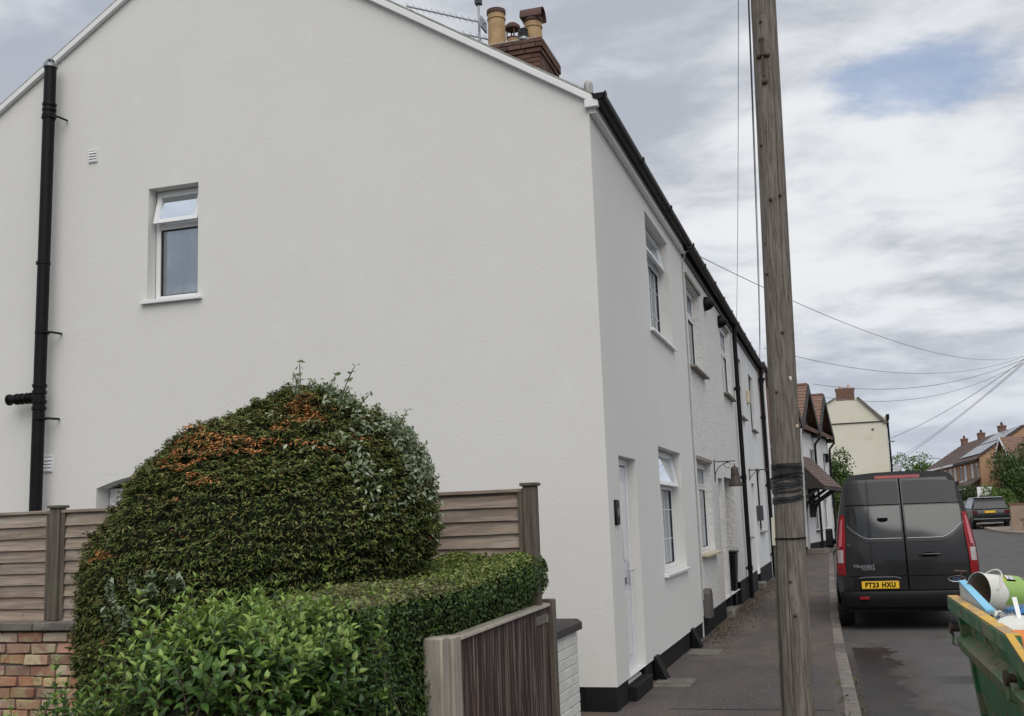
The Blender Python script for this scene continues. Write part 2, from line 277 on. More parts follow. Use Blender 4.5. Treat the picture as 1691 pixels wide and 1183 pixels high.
# ------------------------------------------------------------------ builders
class MB:
    def __init__(s, T=None): s.v = []; s.f = []; s.T = T
    def _a(s, vs, fs):
        o = len(s.v)
        s.v += [tuple(s.T @ Vector(p)) for p in vs] if s.T is not None else [tuple(p) for p in vs]
        s.f += [tuple(i + o for i in f) for f in fs]; return s
    def box(s, x0, x1, y0, y1, z0, z1):
        return s._a([(x0, y0, z0), (x1, y0, z0), (x1, y1, z0), (x0, y1, z0), (x0, y0, z1), (x1, y0, z1), (x1, y1, z1), (x0, y1, z1)],
                    [(0, 3, 2, 1), (4, 5, 6, 7), (0, 1, 5, 4), (1, 2, 6, 5), (2, 3, 7, 6), (3, 0, 4, 7)])
    def hexa(s, p):                     # 8 corners, same order as box
        return s._a(p, [(0, 3, 2, 1), (4, 5, 6, 7), (0, 1, 5, 4), (1, 2, 6, 5), (2, 3, 7, 6), (3, 0, 4, 7)])
    def prism(s, poly, h0, h1, axis='z'):   # poly 2D, extruded along an axis
        n = len(poly)
        def P(a, b, h): return {'z': (a, b, h), 'y': (a, h, b), 'x': (h, a, b)}[axis]
        vs = [P(a, b, h0) for a, b in poly] + [P(a, b, h1) for a, b in poly]
        return s._a(vs, [tuple(range(n))[::-1], tuple(range(n, 2 * n))] + [(i, (i + 1) % n, n + (i + 1) % n, n + i) for i in range(n)])
    def tube(s, pts, r, n=8, cap=True):
        pts = [Vector(p) for p in pts]; rs = r if isinstance(r, (list, tuple)) else [r] * len(pts)
        vs = []; fs = []; ref = None
        for i, p in enumerate(pts):
            d = (pts[min(i + 1, len(pts) - 1)] - pts[max(i - 1, 0)]).normalized()
            if ref is None: ref = Vector((0, 0, 1)) if abs(d.z) < .9 else Vector((1, 0, 0))
            a = (ref - d * ref.dot(d)).normalized(); ref = a; b = d.cross(a)
            for k in range(n):
                q = 2 * PI * k / n; vs.append(p + (a * math.cos(q) + b * math.sin(q)) * rs[i])
        for i in range(len(pts) - 1):
            for k in range(n): fs.append((i * n + k, i * n + (k + 1) % n, (i + 1) * n + (k + 1) % n, (i + 1) * n + k))
        if cap: fs += [tuple(range(n))[::-1], tuple(range((len(pts) - 1) * n, len(pts) * n))]
        return s._a(vs, fs)
    def lathe(s, prof, c, n=20, axis=(0, 0, 1)):   # prof [(r,h)]
        ax = Vector(axis).normalized(); ref = Vector((1, 0, 0)) if abs(ax.x) < .9 else Vector((0, 1, 0))
        a = (ref - ax * ref.dot(ax)).normalized(); b = ax.cross(a); c = Vector(c); vs = []
        for r, h in prof:
            for k in range(n):
                q = 2 * PI * k / n; vs.append(c + ax * h + (a * math.cos(q) + b * math.sin(q)) * r)
        m = len(prof)
        fs = [(i * n + k, i * n + (k + 1) % n, (i + 1) * n + (k + 1) % n, (i + 1) * n + k) for i in range(m - 1) for k in range(n)]
        fs += [tuple(range(n))[::-1], tuple(range((m - 1) * n, m * n))]
        return s._a(vs, fs)
    def grid(s, rows):                  # rows of equal-length points
        n = len(rows[0]); vs = [p for r in rows for p in r]
        return s._a(vs, [(i * n + k, i * n + k + 1, (i + 1) * n + k + 1, (i + 1) * n + k) for i in range(len(rows) - 1) for k in range(n - 1)])
    def mesh(s, name, m, smooth=True):
        me = bpy.data.meshes.new(name); me.from_pydata(s.v, [], s.f); me.update()
        if smooth and me.polygons:
            me.polygons.foreach_set('use_smooth', [True] * len(me.polygons)); me.set_sharp_from_angle(angle=R_(38))
        me.materials.append(m); return me
    def build(s, name, m, parent=None, bevel=0, smooth=True, label=None):
        return link(name, s.mesh(name, m, smooth), parent, bevel, label)

def link(name, me, parent=None, bevel=0, label=None, loc=None, rot=None):
    o = bpy.data.objects.new(name, me); COL.objects.link(o); o.parent = parent
    if loc is not None: o.location = loc
    if rot is not None: o.rotation_euler = rot
    if bevel:
        b = o.modifiers.new('bevel', 'BEVEL'); b.width = bevel; b.segments = 2; b.limit_method = 'ANGLE'; b.angle_limit = R_(40)
    if label: o['label'] = label
    return o
def tag(o, label=None, cat=None, group=None, kind=None):
    if label: o['label'] = label
    if cat: o['category'] = cat
    if group: o['group'] = group
    if kind: o['kind'] = kind
    return o
def thing(name, label, cat, loc=(0, 0, 0), rz=0, group=None):
    o = bpy.data.objects.new(name, None); COL.objects.link(o); o.location = loc; o.rotation_euler = (0, 0, rz); o.empty_display_size = .2
    return tag(o, label, cat, group)
def struct(name, mb, m, parent=None, bevel=0):
    o = mb.build(name, m, parent, bevel); o['kind'] = 'structure'; return o
def copy_obj(o, parent=None, loc=None, rot=None):
    c = o.copy(); COL.objects.link(c); c.parent = parent
    if loc is not None: c.location = loc
    if rot is not None: c.rotation_euler = rot
    return c
def text(name, s, size, loc, rot, m, parent, bold=.0, ext=.001, sx=1.):
    c = bpy.data.curves.new(name, 'FONT'); c.body = s; c.size = size; c.align_x = 'CENTER'; c.align_y = 'CENTER'; c.offset = bold; c.extrude = ext
    c.materials.append(m); o = bpy.data.objects.new(name, c); COL.objects.link(o); o.parent = parent; o.location = loc; o.rotation_euler = rot; o.scale = (sx, 1, 1)
    return o

def text_mesh(o):
    dg = bpy.context.evaluated_depsgraph_get(); me = bpy.data.meshes.new_from_object(o.evaluated_get(dg)); n = bpy.data.objects.new(o.name, me); COL.objects.link(n)
    n.parent = o.parent; n.matrix_basis = o.matrix_basis.copy(); nm = o.name; c = o.data; bpy.data.objects.remove(o); bpy.data.curves.remove(c); n.name = nm
def gz(y):                                   # the ground rises a little beyond the terrace
    t = min(max((y - 35) / 65, 0), 1); return .9 * t * t * (3 - 2 * t)

# ------------------------------------------------------------------ ground, road, pavement, kerb
KY = [(-6, .24), (0, .16), (5, .08), (9.5, -.02), (14.8, -.18), (19, -.28), (30, -.48), (45, -.70), (52, -.35), (60, .6), (75, 3.0), (95, 5.2), (140, 4.0)]
def kx(y):
    for (a, b), (c, d) in zip(KY, KY[1:]):
        if y <= c: return b + (d - b) * (y - a) / (c - a)
    return KY[-1][1]
ys = [-6, -2, 0, 2, 4, 6, 8, 10, 12, 14, 16, 18, 20, 23, 26, 30, 34, 38, 42, 46, 50, 54, 58, 62, 66, 72, 80, 90, 100, 120, 140]
g = MB()
yy = [-60] + ys + [220, 500, 1500]
g.grid([[(x, y, gz(y) - .13) for x in (-900, -300, -60, -10, 0, 10, 30, 80, 300, 900)] for y in yy])
struct('ground', g, M['soil'])
g = MB(); g.grid([[(kx(y) + (16 + 0 * y) * k / 6, y, gz(y) - .1) for k in range(7)] for y in ys]); struct('road', g, M['asphalt'])
g = MB(); g.grid([[(-2.6 if k == 0 else -2.6 + (kx(y) - .02 + 2.6) * k / 4, y, gz(y)) for k in range(5)] for y in ys]); struct('pavement', g, M['pave'])
# kerb stones along the near pavement
kerb = bpy.data.objects.new('kerb', None); COL.objects.link(kerb); kerb['kind'] = 'structure'
y = 1.0; kid = 0
while y < 44:
    L = .91; a = Vector((kx(y + .006), y + .006, gz(y))); b = Vector((kx(y + L - .03), y + L - .03, gz(y + L)))
    mb = MB(); w = .135; h0 = .004 + .004 * random.random(); w += random.uniform(-.006, .004)
    mb.hexa([(a.x - w, a.y, -.2), (a.x + .01, a.y, -.2), (b.x + .01, b.y, -.2), (b.x - w, b.y, -.2), (a.x - w, a.y, a.z + h0), (a.x, a.y, a.z + h0 - .004), (b.x, b.y, b.z + h0 - .004), (b.x - w, b.y, b.z + h0)])
    mb.build('kerb_stone', M['kerb'], kerb, bevel=.012); y += L
def blob(cx, cy, rx, ry, z, n=48, amp=.25, seed=1, rot=0):
    r = random.Random(seed); ph = [r.uniform(0, 6.28) for _ in range(6)]; pts = []
    for i in range(n):
        t = 2 * PI * i / n; k = 1 + amp * sum(math.sin((j + 2) * t + ph[j]) / (j + 1.5) for j in range(6))
        x, yv = rx * k * math.cos(t), ry * k * math.sin(t); pts.append((cx + x * math.cos(rot) - yv * math.sin(rot), cy + x * math.sin(rot) + yv * math.cos(rot), z))
    m = MB(); m._a([(cx, cy, z)] + pts, [(0, i + 1, (i + 1) % n + 1) for i in range(n)]); return m
struct('pavement_patch', MB().grid([[(-1.62 + .04 * math.sin(i * 2), 9.7 + i * .35, .004), (-.24 - .02 * i / 3, 9.7 + i * .35 + .04, .004)] for i in range(9)]), ground_mat('patched_asphalt', (.082, .075, .072), (.064, .058, .056), (.090, .073, .063), .85, 75, (.098, .084, .074), 1.6, .45, .7))
# far right pavement at the side turning
fp = MB(); far = [(7.25, 63), (7.6, 60), (8.3, 57.2), (10, 55.2), (20, 54.2), (20, 64), (12, 75), (10.6, 90), (9.8, 110), (9.0, 110), (8.2, 90), (7.6, 75)]
fp.grid([[(7.3, 63, gz(63) + .02), (9, 64, gz(63) + .02), (22, 64, gz(63) + .02)], [(7.7, 60, gz(60) + .02), (9.2, 61, gz(60) + .02), (22, 61, gz(60) + .02)], [(8.3, 57.4, gz(58) + .02), (9.6, 58.4, gz(58) + .02), (22, 58, gz(58) + .02)], [(10.2, 55.6, gz(56) + .02), (11, 56.6, gz(56) + .02), (22, 56, gz(56) + .02)]][::-1])
fp.grid([[(7.3, 63, gz(63) + .02), (22, 64, gz(63) + .02)], [(7.5, 75, gz(75) + .02), (22, 75, gz(75) + .02)], [(8.6, 100, gz(100) + .02), (22, 100, gz(100) + .02)]])
struct('side_pavement', fp, M['palepave'])
sk = MB()
cp = [(7.5, 75), (7.3, 66), (7.3, 63), (7.7, 60), (8.3, 57.4), (10.2, 55.6), (16, 55.0)]
sk.grid([[(x, yv, gz(yv) - .1), (x, yv, gz(yv) + .03), (x + .25, yv + .2, gz(yv) + .03)] for x, yv in cp]); struct('side_kerb', sk, mat('pale_kerb', (.33, .27, .22), .8, (.27, .22, .18), 2))
sp = MB(); sp.grid([[(7.6, yv, gz(yv) + .02), (9.6, yv, gz(yv) + .02)] for yv in (-6, 20, 40, 46, 50)]); sp.grid([[(7.6, yv, -.1), (7.6, yv, gz(yv) + .02)] for yv in (-6, 20, 40, 46, 50)]); struct('opposite_pavement', sp, M['palepave'])

# ------------------------------------------------------------------ walls with openings
def wall(mb, org, ud, W0, W1, z0, top, ops, nd, depth, breaks=()):
    """mb: vertical wall from u=W0..W1 along ud at org, with openings (u0,u1,z0,z1[,depth]); nd = outward normal"""
    org = Vector(org); ud = Vector(ud); nd = Vector(nd)
    P = lambda u, z, d=0: org + ud * u + Vector((0, 0, z)) - nd * d
    us = sorted(set([W0, W1] + [o[0] for o in ops] + [o[1] for o in ops] + list(breaks)))
    us = [u for u in us if W0 <= u <= W1]
    flip = ud.cross(Vector((0, 0, 1))).dot(nd) < 0
    def q(a, b, c, d): mb._a([a, b, c, d], [(3, 2, 1, 0) if flip else (0, 1, 2, 3)])
    for a, b in zip(us, us[1:]):
        cov = sorted([o for o in ops if o[0] <= a + 1e-6 and o[1] >= b - 1e-6], key=lambda o: o[2]); z = z0
        for o in cov:
            if o[2] > z: q(P(a, z), P(b, z), P(b, o[2]), P(a, o[2]))
            z = o[3]
        q(P(a, z), P(b, z), P(b, top(b)), P(a, top(a)))
    for o in ops:
        a, b, c, d = o[:4]; dp = o[4] if len(o) > 4 else depth
        q(P(a, c), P(a, d), P(a, d, dp), P(a, c, dp)); q(P(b, c), P(b, c, dp), P(b, d, dp), P(b, d))
        q(P(a, d), P(b, d), P(b, d, dp), P(a, d, dp)); q(P(a, c), P(a, c, dp), P(b, c, dp), P(b, c))

EV, RX, RZ = 5.61, -6.13, 8.24            # eaves height, ridge
def roofz(x): return EV + (RZ - EV) * (-2.03 - x) / (-2.03 - RX) if x > RX else RZ - (RZ - EV) * (RX - x) / (4.10)
FX = -2.03; BX = -10.23

def window(parent, plane, u0, u1, z0, z1, d, transom=None, sillm=None, framem=None, glass=None, curtain=True, mull=None, open_top=False, fr=.055, bars=None, sill_out=.05, far=False, cz=None):
    """plane 'x' (front wall, u is y, faces +x) or 'y' (gable, u is x, faces -y); d = depth of frame front behind wall face"""
    framem = framem or M['upvc']; glass = glass or M['glass']
    base = {'x': FX, 'y': 9.51}[plane] if not isinstance(plane, tuple) else plane[1]
    pl = plane if not isinstance(plane, tuple) else plane[0]
    def B(mb, a0, a1, c0, c1, p0, p1):      # p = depth behind face (positive inward)
        if pl == 'x': mb.box(base - p1, base - p0, a0, a1, c0, c1)
        else: mb.box(a0, a1, base + p0, base + p1, c0, c1)
    def F(mb, a0, a1, c0, c1, w, p0, p1):
        B(mb, a0, a0 + w, c0, c1, p0, p1); B(mb, a1 - w, a1, c0, c1, p0, p1)
        B(mb, a0 + w, a1 - w, c0, c0 + w, p0, p1); B(mb, a0 + w, a1 - w, c1 - w, c1, p0, p1)
    e = .003
    u0 += e; u1 -= e; z0 += e; z1 -= e
    fm = MB(); F(fm, u0, u1, z0, z1, fr, d, d + .07)
    if transom: B(fm, u0 + fr, u1 - fr, transom - fr / 2, transom + fr / 2, d + .001, d + .069)
    mulls = mull or []
    for m_ in mulls: B(fm, m_ - fr / 2, m_ + fr / 2, z0 + fr, (transom - fr / 2 if transom and bars != 'full' else z1 - fr), d + .002, d + .068)
    w = fm.build('window', framem, parent, bevel=.004 if not far else 0)
    cells_u = [u0 + fr] + [x for m_ in mulls for x in (m_ - fr / 2, m_ + fr / 2)] + [u1 - fr]
    cols = [(cells_u[i], cells_u[i + 1]) for i in range(0, len(cells_u), 2)]
    lowtop = transom - fr / 2 if transom else z1 - fr
    for a, b in cols:
        sl = MB(); F(sl, a, b, z0 + fr, lowtop, (.008 if pl == 'x' else .012), d + .016, d + .03); sl.build('seal', M['seal'], w)
        p = MB(); B(p, a + .01, b - .01, z0 + fr + .01, lowtop - .01, d + .028, d + .032); p.build('pane', glass, w)
    if transom:
        ca, cb, cc, cd = u0 + fr, u1 - fr, transom + fr / 2, z1 - fr
        if open_top:                          # top-hung sash pushed outward
            hgt = cd - cc + .05; ang = R_(12) if pl == 'x' else R_(15)
            T = MB(); sw = .05
            def S_(mb, a0, a1, c0, c1, p0, p1): # c measured down from hinge
                pts = []
                for c_, flag in ((c1, 0), (c0, 1)):
                    for (aa, pp) in ((a0, p1), (a1, p1), (a1, p0), (a0, p0)):
                        out_ = math.sin(ang) * c_ ; dn = math.cos(ang) * c_
                        dep = d - .012 - out_ + pp * math.cos(ang); zz = cd + .03 - dn - 0 * pp + pp * math.sin(ang) * 0
                        pts.append((base - dep, aa, zz) if pl == 'x' else (aa, base + dep, zz))
                order = pts[:4] + pts[4:]
                mb.hexa(order)
            S_(T, ca - .025, ca + sw - .025, 0, hgt, 0, .045); S_(T, cb - sw + .025, cb + .025, 0, hgt, 0, .045)
            S_(T, ca + sw - .025, cb - sw + .025, 0, sw, 0, .045); S_(T, ca + sw - .025, cb - sw + .025, hgt - sw, hgt, 0, .045)
            T.build('open_sash', framem, w, bevel=.004)
            p = MB(); S_(p, ca + sw - .03, cb - sw + .03, sw - .005, hgt - sw + .005, .018, .024); p.build('pane', glass, w)
        else:
            p = MB(); B(p, ca + .01, cb - .01, cc + .01, cd - .01, d + .028, d + .032); p.build('pane', glass, w)
            s2 = MB(); F(s2, ca, cb, cc, cd, .03, d - .006, d + .025); s2.build('sash', framem, w, bevel=.003)
    if curtain:
        c = MB(); n = 60 if not far else 14; rows = []
        for z in (z0 + fr, (cz or z1 - fr)):
            row = []
            for i in range(n + 1):
                u = u0 + fr + (u1 - u0 - 2 * fr) * i / n; dp = d + .065 + .012 * math.sin(i * 1.7) + .006 * math.sin(i * .6)
                row.append((base - dp, u, z) if pl == 'x' else (u, base + dp, z))
            rows.append(row)
        c.grid(rows); c.build('curtain', M['curtain'], w)
    if bars == 'lead':
        lb = MB(); k = int((u1 - u0) / .28)
        for i in range(1, k): uu = u0 + (u1 - u0) * i / k; B(lb, uu - .005, uu + .005, z0 + fr, z1 - fr, d + .022, d + .027)
        kz = int((z1 - z0) / .32)
        for i in range(1, kz): zz = z0 + (z1 - z0) * i / kz; B(lb, u0 + fr, u1 - fr, zz - .005, zz + .005, d + .021, d + .0265)
        lb.build('glazing_bar', framem, w)
    rm = MB(); B(rm, u0 - .2, u1 + .2, z0 - .2, z1 + .2, d + .9, d + .92); rm.build('room_shade_sheet', M['room'], w)
    sm = MB()
    if pl == 'x':
        sm.hexa([(base - d, u0 - .06, z0 - .045), (base + sill_out, u0 - .06, z0 - .055), (base + sill_out, u1 + .06, z0 - .055), (base - d, u1 + .06, z0 - .045),
                 (base - d, u0 - .06, z0 + .0), (base + sill_out, u0 - .06, z0 - .022), (base + sill_out, u1 + .06, z0 - .022), (base - d, u1 + .06, z0 + .0)])
    else:
        sm.hexa([(u0 - .06, base - sill_out, z0 - .055), (u1 + .06, base - sill_out, z0 - .055), (u1 + .06, base + d, z0 - .045), (u0 - .06, base + d, z0 - .045),
                 (u0 - .06, base - sill_out, z0 - .022), (u1 + .06, base - sill_out, z0 - .022), (u1 + .06, base + d, z0), (u0 - .06, base + d, z0)])
    sm.build('sill', sillm or framem, w, bevel=.004)
    return w

def roof(parent, y0, y1, m, n=22):
    for side in (0, 1):
        mb = MB(); x0, x1 = (-1.93, RX) if side == 0 else (BX - .1, RX)
        for i in range(n):
            a = i / n; b = (i + 1.25) / n
            b = min(b, 1)
            xa, xb = x0 + (x1 - x0) * a, x0 + (x1 - x0) * b; sl = (RZ - EV) / 4.1
            f = lambda x: RZ - sl * abs(x - RX)
            lift = .03
            mb.hexa([(xa, y0, f(xa) + lift), (xb, y0, f(xb) + .02), (xb, y1, f(xb) + .02), (xa, y1, f(xa) + lift),
                     (xa, y0, f(xa) + lift + .018), (xb, y0, f(xb) + .038), (xb, y1, f(xb) + .038), (xa, y1, f(xa) + lift + .018)])
        mb.build('roof', m, parent)
def gutter(parent, y0, y1, m, z=5.60, x=-1.915, r=.06, endcap=True, joints=2.0, name='gutter'):
    mb = MB(); n = 10; prof = [(math.cos(PI + PI * k / n) * r, math.sin(PI + PI * k / n) * r) for k in range(n + 1)]
    mb.grid([[(x + a, yv, z + b) for a, b in prof] for yv in (y0, y1)])
    mb.grid([[(x + a * .9, yv, z + b * .9) for a, b in prof][::-1] for yv in (y0, y1)])
    mb.prism([(x + a, z + b) for a, b in prof], y0, y0 + .004, 'y')
    g_ = mb.build(name, m, parent)
    jm = MB(); yv = y0 + .02
    while yv < y1: jm.grid([[(x + a * 1.13, q, z + b * 1.13 + .003) for a, b in prof] for q in (yv, yv + .07)]); jm.box(x - r * 1.13, x - r * .9, yv, yv + .07, z - .01, z + .02); jm.box(x + r * .9, x + r * 1.13, yv, yv + .07, z - .01, z + .02); yv += joints
    jm.build('bracket', m, g_)
    return g_
def pipe(parent, x, y, z0, z1, r, m, name='downpipe', cl=(.6, 2.4, 4.2), to=None):
    mb = MB(); pts = [(x, y, z0), (x, y, z1)]
    if to: pts += [(to[0], to[1], to[2] - .02)]
    mb.tube(pts, r, 12); p = mb.build(name, m, parent)
    c = MB()
    for z in cl: c.lathe([(r, -.05), (r * 1.22, -.045), (r * 1.22, .045), (r, .05)], (x, y, z), 12); c.box(x - .09, x, y - .09, y + .09, z - .018, z + .018)
    c.build('pipe_clip', m, p); return p

# ------------------------------------------------------------------ house at the end of the terrace
H1 = thing('end_terrace_house', 'white rendered end of terrace house with blank gable wall and black plinth nearest the camera', 'house', (0, 0, 0))
DY0, DY1 = 10.06, 10.93
ops_f = [(DY0, DY1, .21, 2.25, .10), (12.36, 14.05, 3.86, 5.27, .13), (12.38, 14.12, 1.03, 2.47, .13)]
mb = MB()
wall(mb, (FX, 0, 0), (0, 1, 0), 9.51, 15.4, .21, lambda u: EV - .03, ops_f, (1, 0, 0), .13)
ops_g = [(-6.86, -6.25, 4.11, 5.32, .14)]
ARX0, ARX1 = -7.44, -6.35
ops_g.append((ARX0, ARX1, .21, 2.30, .3))
wall(mb, (0, 9.51, 0), (1, 0, 0), BX, FX, .21, lambda u: roofz(u) - .02, ops_g, (0, -1, 0), .14, breaks=(RX,))
# back wall, far party wall and floor close the shell
mb._a([(BX, 9.51, 0), (BX, 15.4, 0), (BX, 15.4, EV), (BX, 9.51, EV)], [(0, 1, 2, 3)])
mb._a([(BX, 15.39, 0), (FX, 15.39, 0), (FX, 15.39, EV), (RX, 15.39, RZ), (BX, 15.39, EV)], [(0, 1, 2, 3, 4)])
mb.build('wall', M['render'], H1, smooth=False)
pl = MB(); pl.prism([(FX - .3, 9.6), (FX - .3, 9.513), (FX - .013, 9.513), (FX - .013, DY0 - .001), (FX - .3, DY0 - .001)][::-1], -.1, .209)
pl.box(FX - .3, FX - .013, DY1 + .001, 15.385, -.1, .2095)
pl.box(BX, FX - .3, 9.524, 9.7, -.1, .2095)
pl.box(FX - .02, FX + .004, 9.6, 9.61, 0, .01)
pl.build('plinth', M['plinth'], H1, bevel=.004)
st = MB(); st.box(FX - .3, FX + .06, DY0 + .01, DY1 - .01, -.1, .13); st.build('doorstep', M['plinth'], H1, bevel=.006)
# arched rear doorway on the gable
ar = MB(); n = 14; pts = []
for i in range(n + 1):
    t = i / n; x = ARX0 + (ARX1 - ARX0) * t; pts.append((x, 2.16 + .11 * math.sin(PI * t)))
lun = MB(); lun.prism([(ARX0, 2.2995)] + [(x, z + .005) for x, z in pts] + [(ARX1, 2.2995)], 9.5105, 9.81, 'y'); lun.build('arch_head', M['render'], H1, smooth=False)
d_ = MB(); fr_ = .06
d_.box(ARX0 + .01, ARX0 + .09, 9.71, 9.78, .21, 2.165); d_.box(ARX1 - .09, ARX1 - .01, 9.71, 9.78, .21, 2.165); d_.box(ARX0 + .09, ARX1 - .09, 9.71, 9.78, 2.08, 2.165)
dd = d_.build('back_door', M['upvc'], H1, bevel=.004)
q = MB(); q.box(ARX0 + .09, ARX1 - .09, 9.73, 9.77, .21, 2.08); q.build('door_leaf', M['upvc'], dd)
q = MB(); q.box(ARX0 + .24, ARX1 - .24, 9.722, 9.729, 1.2, 1.98); q.build('pane', M['vanglass'], dd)
# front door
dx = FX - .09
d_ = MB(); d_.box(dx - .07, dx, DY0 + .003, DY0 + .07, .13, 2.247); d_.box(dx - .07, dx, DY1 - .07, DY1 - .003, .13, 2.247); d_.box(dx - .07, dx, DY0 + .07, DY1 - .07, 2.18, 2.247)
d_.hexa([(dx - .07, DY0 + .07, .13), (dx + .05, DY0 + .07, .13), (dx + .05, DY1 - .07, .13), (dx - .07, DY1 - .07, .13), (dx - .07, DY0 + .07, .19), (dx + .05, DY0 + .07, .15), (dx + .05, DY1 - .07, .15), (dx - .07, DY1 - .07, .19)])
door = d_.build('front_door', M['upvc'], H1, bevel=.004)
q = MB(); q.box(dx - .055, dx - .012, DY0 + .085, DY1 - .075, .2, 2.17); q.build('door_leaf', M['upvcdoor'], door, bevel=.004)
q = MB(); q.box(dx - .06, dx - .02, DY0 + .07, DY0 + .084, .19, 2.18); q.box(dx - .06, dx - .02, DY1 - .076, DY1 - .07, .19, 2.18); q.build('seal', M['seal'], door)
for (a, b, c, d) in ((.2, .36, 1.25, 2.0), (.5, .66, 1.25, 2.0), (.2, .66, .35, .95)):
    q = MB(); q.box(dx - .012, dx - .002, DY0 + a, DY0 + b, c, d); q.build('moulding', M['upvc'], door, bevel=.006)
q = MB(); q.box(dx - .012, dx + .004, DY1 - .17, DY1 - .13, 1.0, 1.24); q.tube([(dx, DY1 - .15, 1.15), (dx + .045, DY1 - .15, 1.15), (dx + .05, DY1 - .28, 1.15)], .010, 8); q.build('handle', M['chrome'], door, bevel=.003)
q = MB(); q.box(dx - .012, dx + .002, DY0 + .28, DY0 + .56, 1.02, 1.09); q.build('letterbox', M['steel'], door, bevel=.003)
window(H1, 'x', 12.36, 14.05, 3.86, 5.27, .13, transom=4.85, mull=[13.2], open_top=True, bars='lead')
window(H1, 'x', 12.38, 14.12, 1.03, 2.47, .13, transom=2.02, mull=[13.25], open_top=True, bars='lead')
window(H1, 'y', -6.86, -6.25, 4.11, 5.32, .14, transom=4.92, open_top=True)
# number plaque
q = MB(); q.box(FX + .001, FX + .022, 9.73, 9.90, 1.60, 1.83); pq = q.build('number_plaque', M['blackpl'], H1, bevel=.02)
text('digit', '1', .115, (FX + .0235, 9.815, 1.715), (PI / 2, 0, PI / 2), M['upvc'], pq, .002)
q = MB()
for s_ in (1, -1):
    c_ = 1.715 + s_ * .088
    q._a([(FX + .0245, 9.80, c_), (FX + .0245, 9.83, c_), (FX + .0245, 9.855, c_ - s_ * .012), (FX + .0245, 9.815, c_ + s_ * .013), (FX + .0245, 9.775, c_ - s_ * .012)], [(0, 1, 2, 3, 4)])
q.lathe([(.040, 0), (.044, .001), (.044, .002)], (FX + .0225, 9.815, 1.715), 24, (1, 0, 0)); q.build('plaque_scroll', M['steel'], pq)
# louvred vents on the gable
def louvre(x, z, w=.115):
    q = MB(); q.box(x - w / 2, x + w / 2, 9.495, 9.509, z - w * .62, z - w * .52); q.box(x - w / 2, x + w / 2, 9.495, 9.509, z + w * .52, z + w * .62)
    q.box(x - w / 2, x - w / 2 + .01, 9.495, 9.509, z - w * .52, z + w * .52); q.box(x + w / 2 - .01, x + w / 2, 9.495, 9.509, z - w * .52, z + w * .52)
    v = q.build('air_vent', M['upvc'], H1, bevel=.002); k = MB(); k.box(x - w / 2 + .01, x + w / 2 - .01, 9.505, 9.5085, z - w * .52, z + w * .52); k.build('backing', M['steel'], v)
    for i in range(4):
        zc = z - w * .52 + (i + .5) * w * .26; s_ = MB(); s_.hexa([(x - w / 2 + .01, 9.488, zc - w * .12), (x + w / 2 - .01, 9.488, zc - w * .12), (x + w / 2 - .01, 9.494, zc - w * .12), (x - w / 2 + .01, 9.494, zc - w * .12),
              (x - w / 2 + .01, 9.500, zc + w * .1), (x + w / 2 - .01, 9.500, zc + w * .1), (x + w / 2 - .01, 9.504, zc + w * .1), (x - w / 2 + .01, 9.504, zc + w * .1)]); s_.build('louvre', M['upvc'], v)
louvre(-7.57, 5.78); louvre(-8.06, 2.45, .14)
# verge boards, fascia and gutter
def slopebox(mb, xa, xb, y0, y1, lo, hi):
    sl = (RZ - EV) / 4.1; f = lambda x: RZ - sl * abs(x - RX)
    mb.hexa([(xa, y0, f(xa) + lo), (xb, y0, f(xb) + lo), (xb, y1, f(xb) + lo), (xa, y1, f(xa) + lo), (xa, y0, f(xa) + hi), (xb, y0, f(xb) + hi), (xb, y1, f(xb) + hi), (xa, y1, f(xa) + hi)])
bb = MB(); slopebox(bb, RX, -1.975, 9.455, 9.507, -.062, .012); slopebox(bb, BX - .1, RX, 9.455, 9.507, -.062, .012); bb.build('bargeboard', M['upvc'], H1, bevel=.006)
bt = MB(); slopebox(bt, RX, -1.95, 9.47, 9.53, .013, .043); slopebox(bt, BX - .1, RX, 9.47, 9.53, .013, .043); bt.build('verge_mortar', M['verge'], H1)
be = MB(); be.box(-2.06, -1.93, 9.452, 9.506, 5.48, 5.555); be.build('box_end', M['upvc'], H1, bevel=.004)
roof(H1, 9.485, 15.4, M['slate'])
fa = MB(); fa.box(-2.028, -1.985, 9.507, 15.38, 5.45, 5.60); fa.build('fascia', M['upvc'], H1, bevel=.003)
so = MB(); so.box(-2.027, -1.96, 9.508, 15.38, 5.435, 5.449); so.build('soffit', M['upvc'], H1)
gutter(H1, 9.44, 15.42, M['blackpl'], x=-1.92)
# twin wall black flue on the gable
fl = MB(); FXX, FYY = -8.045, 9.36
fl.tube([(FXX - .03, FYY, .3), (FXX - .02, FYY, 3.0), (FXX + .0, FYY, 6.84)], .064, 20); flue = fl.build('flue_pipe', M['blackpl'], H1)
c = MB()
for z in (6.27, 6.33, 6.39, 3.27, 3.20, 3.10, 3.03, 4.60):
    c = MB(); c.lathe([(.064, -.018), (.075, -.014), (.075, .014), (.064, .018)], (FXX - (.018 if z < 6 else 0), FYY, z), 20); c.build('collar', M['blackpl'], flue)
c = MB(); 
for k in range(8):
    a = k * PI / 4; c.tube([(FXX + .062 * math.cos(a), FYY + .062 * math.sin(a), 6.84), (FXX + .055 * math.cos(a), FYY + .055 * math.sin(a), 6.885), (FXX + .03 * math.cos(a), FYY + .03 * math.sin(a), 6.91)], .006, 5)
c.lathe([(.035, 6.90), (.04, 6.91), (.02, 6.925)], (FXX, FYY, 0), 14); c.lathe([(.076, 6.82), (.076, 6.85)], (FXX, FYY, 0), 20); c.build('flue_cage', M['steel'], flue)
c = MB(); c.tube([(FXX, FYY, 3.14), (FXX - .20, FYY, 3.145), (FXX - .42, FYY, 3.15)], .050, 18)
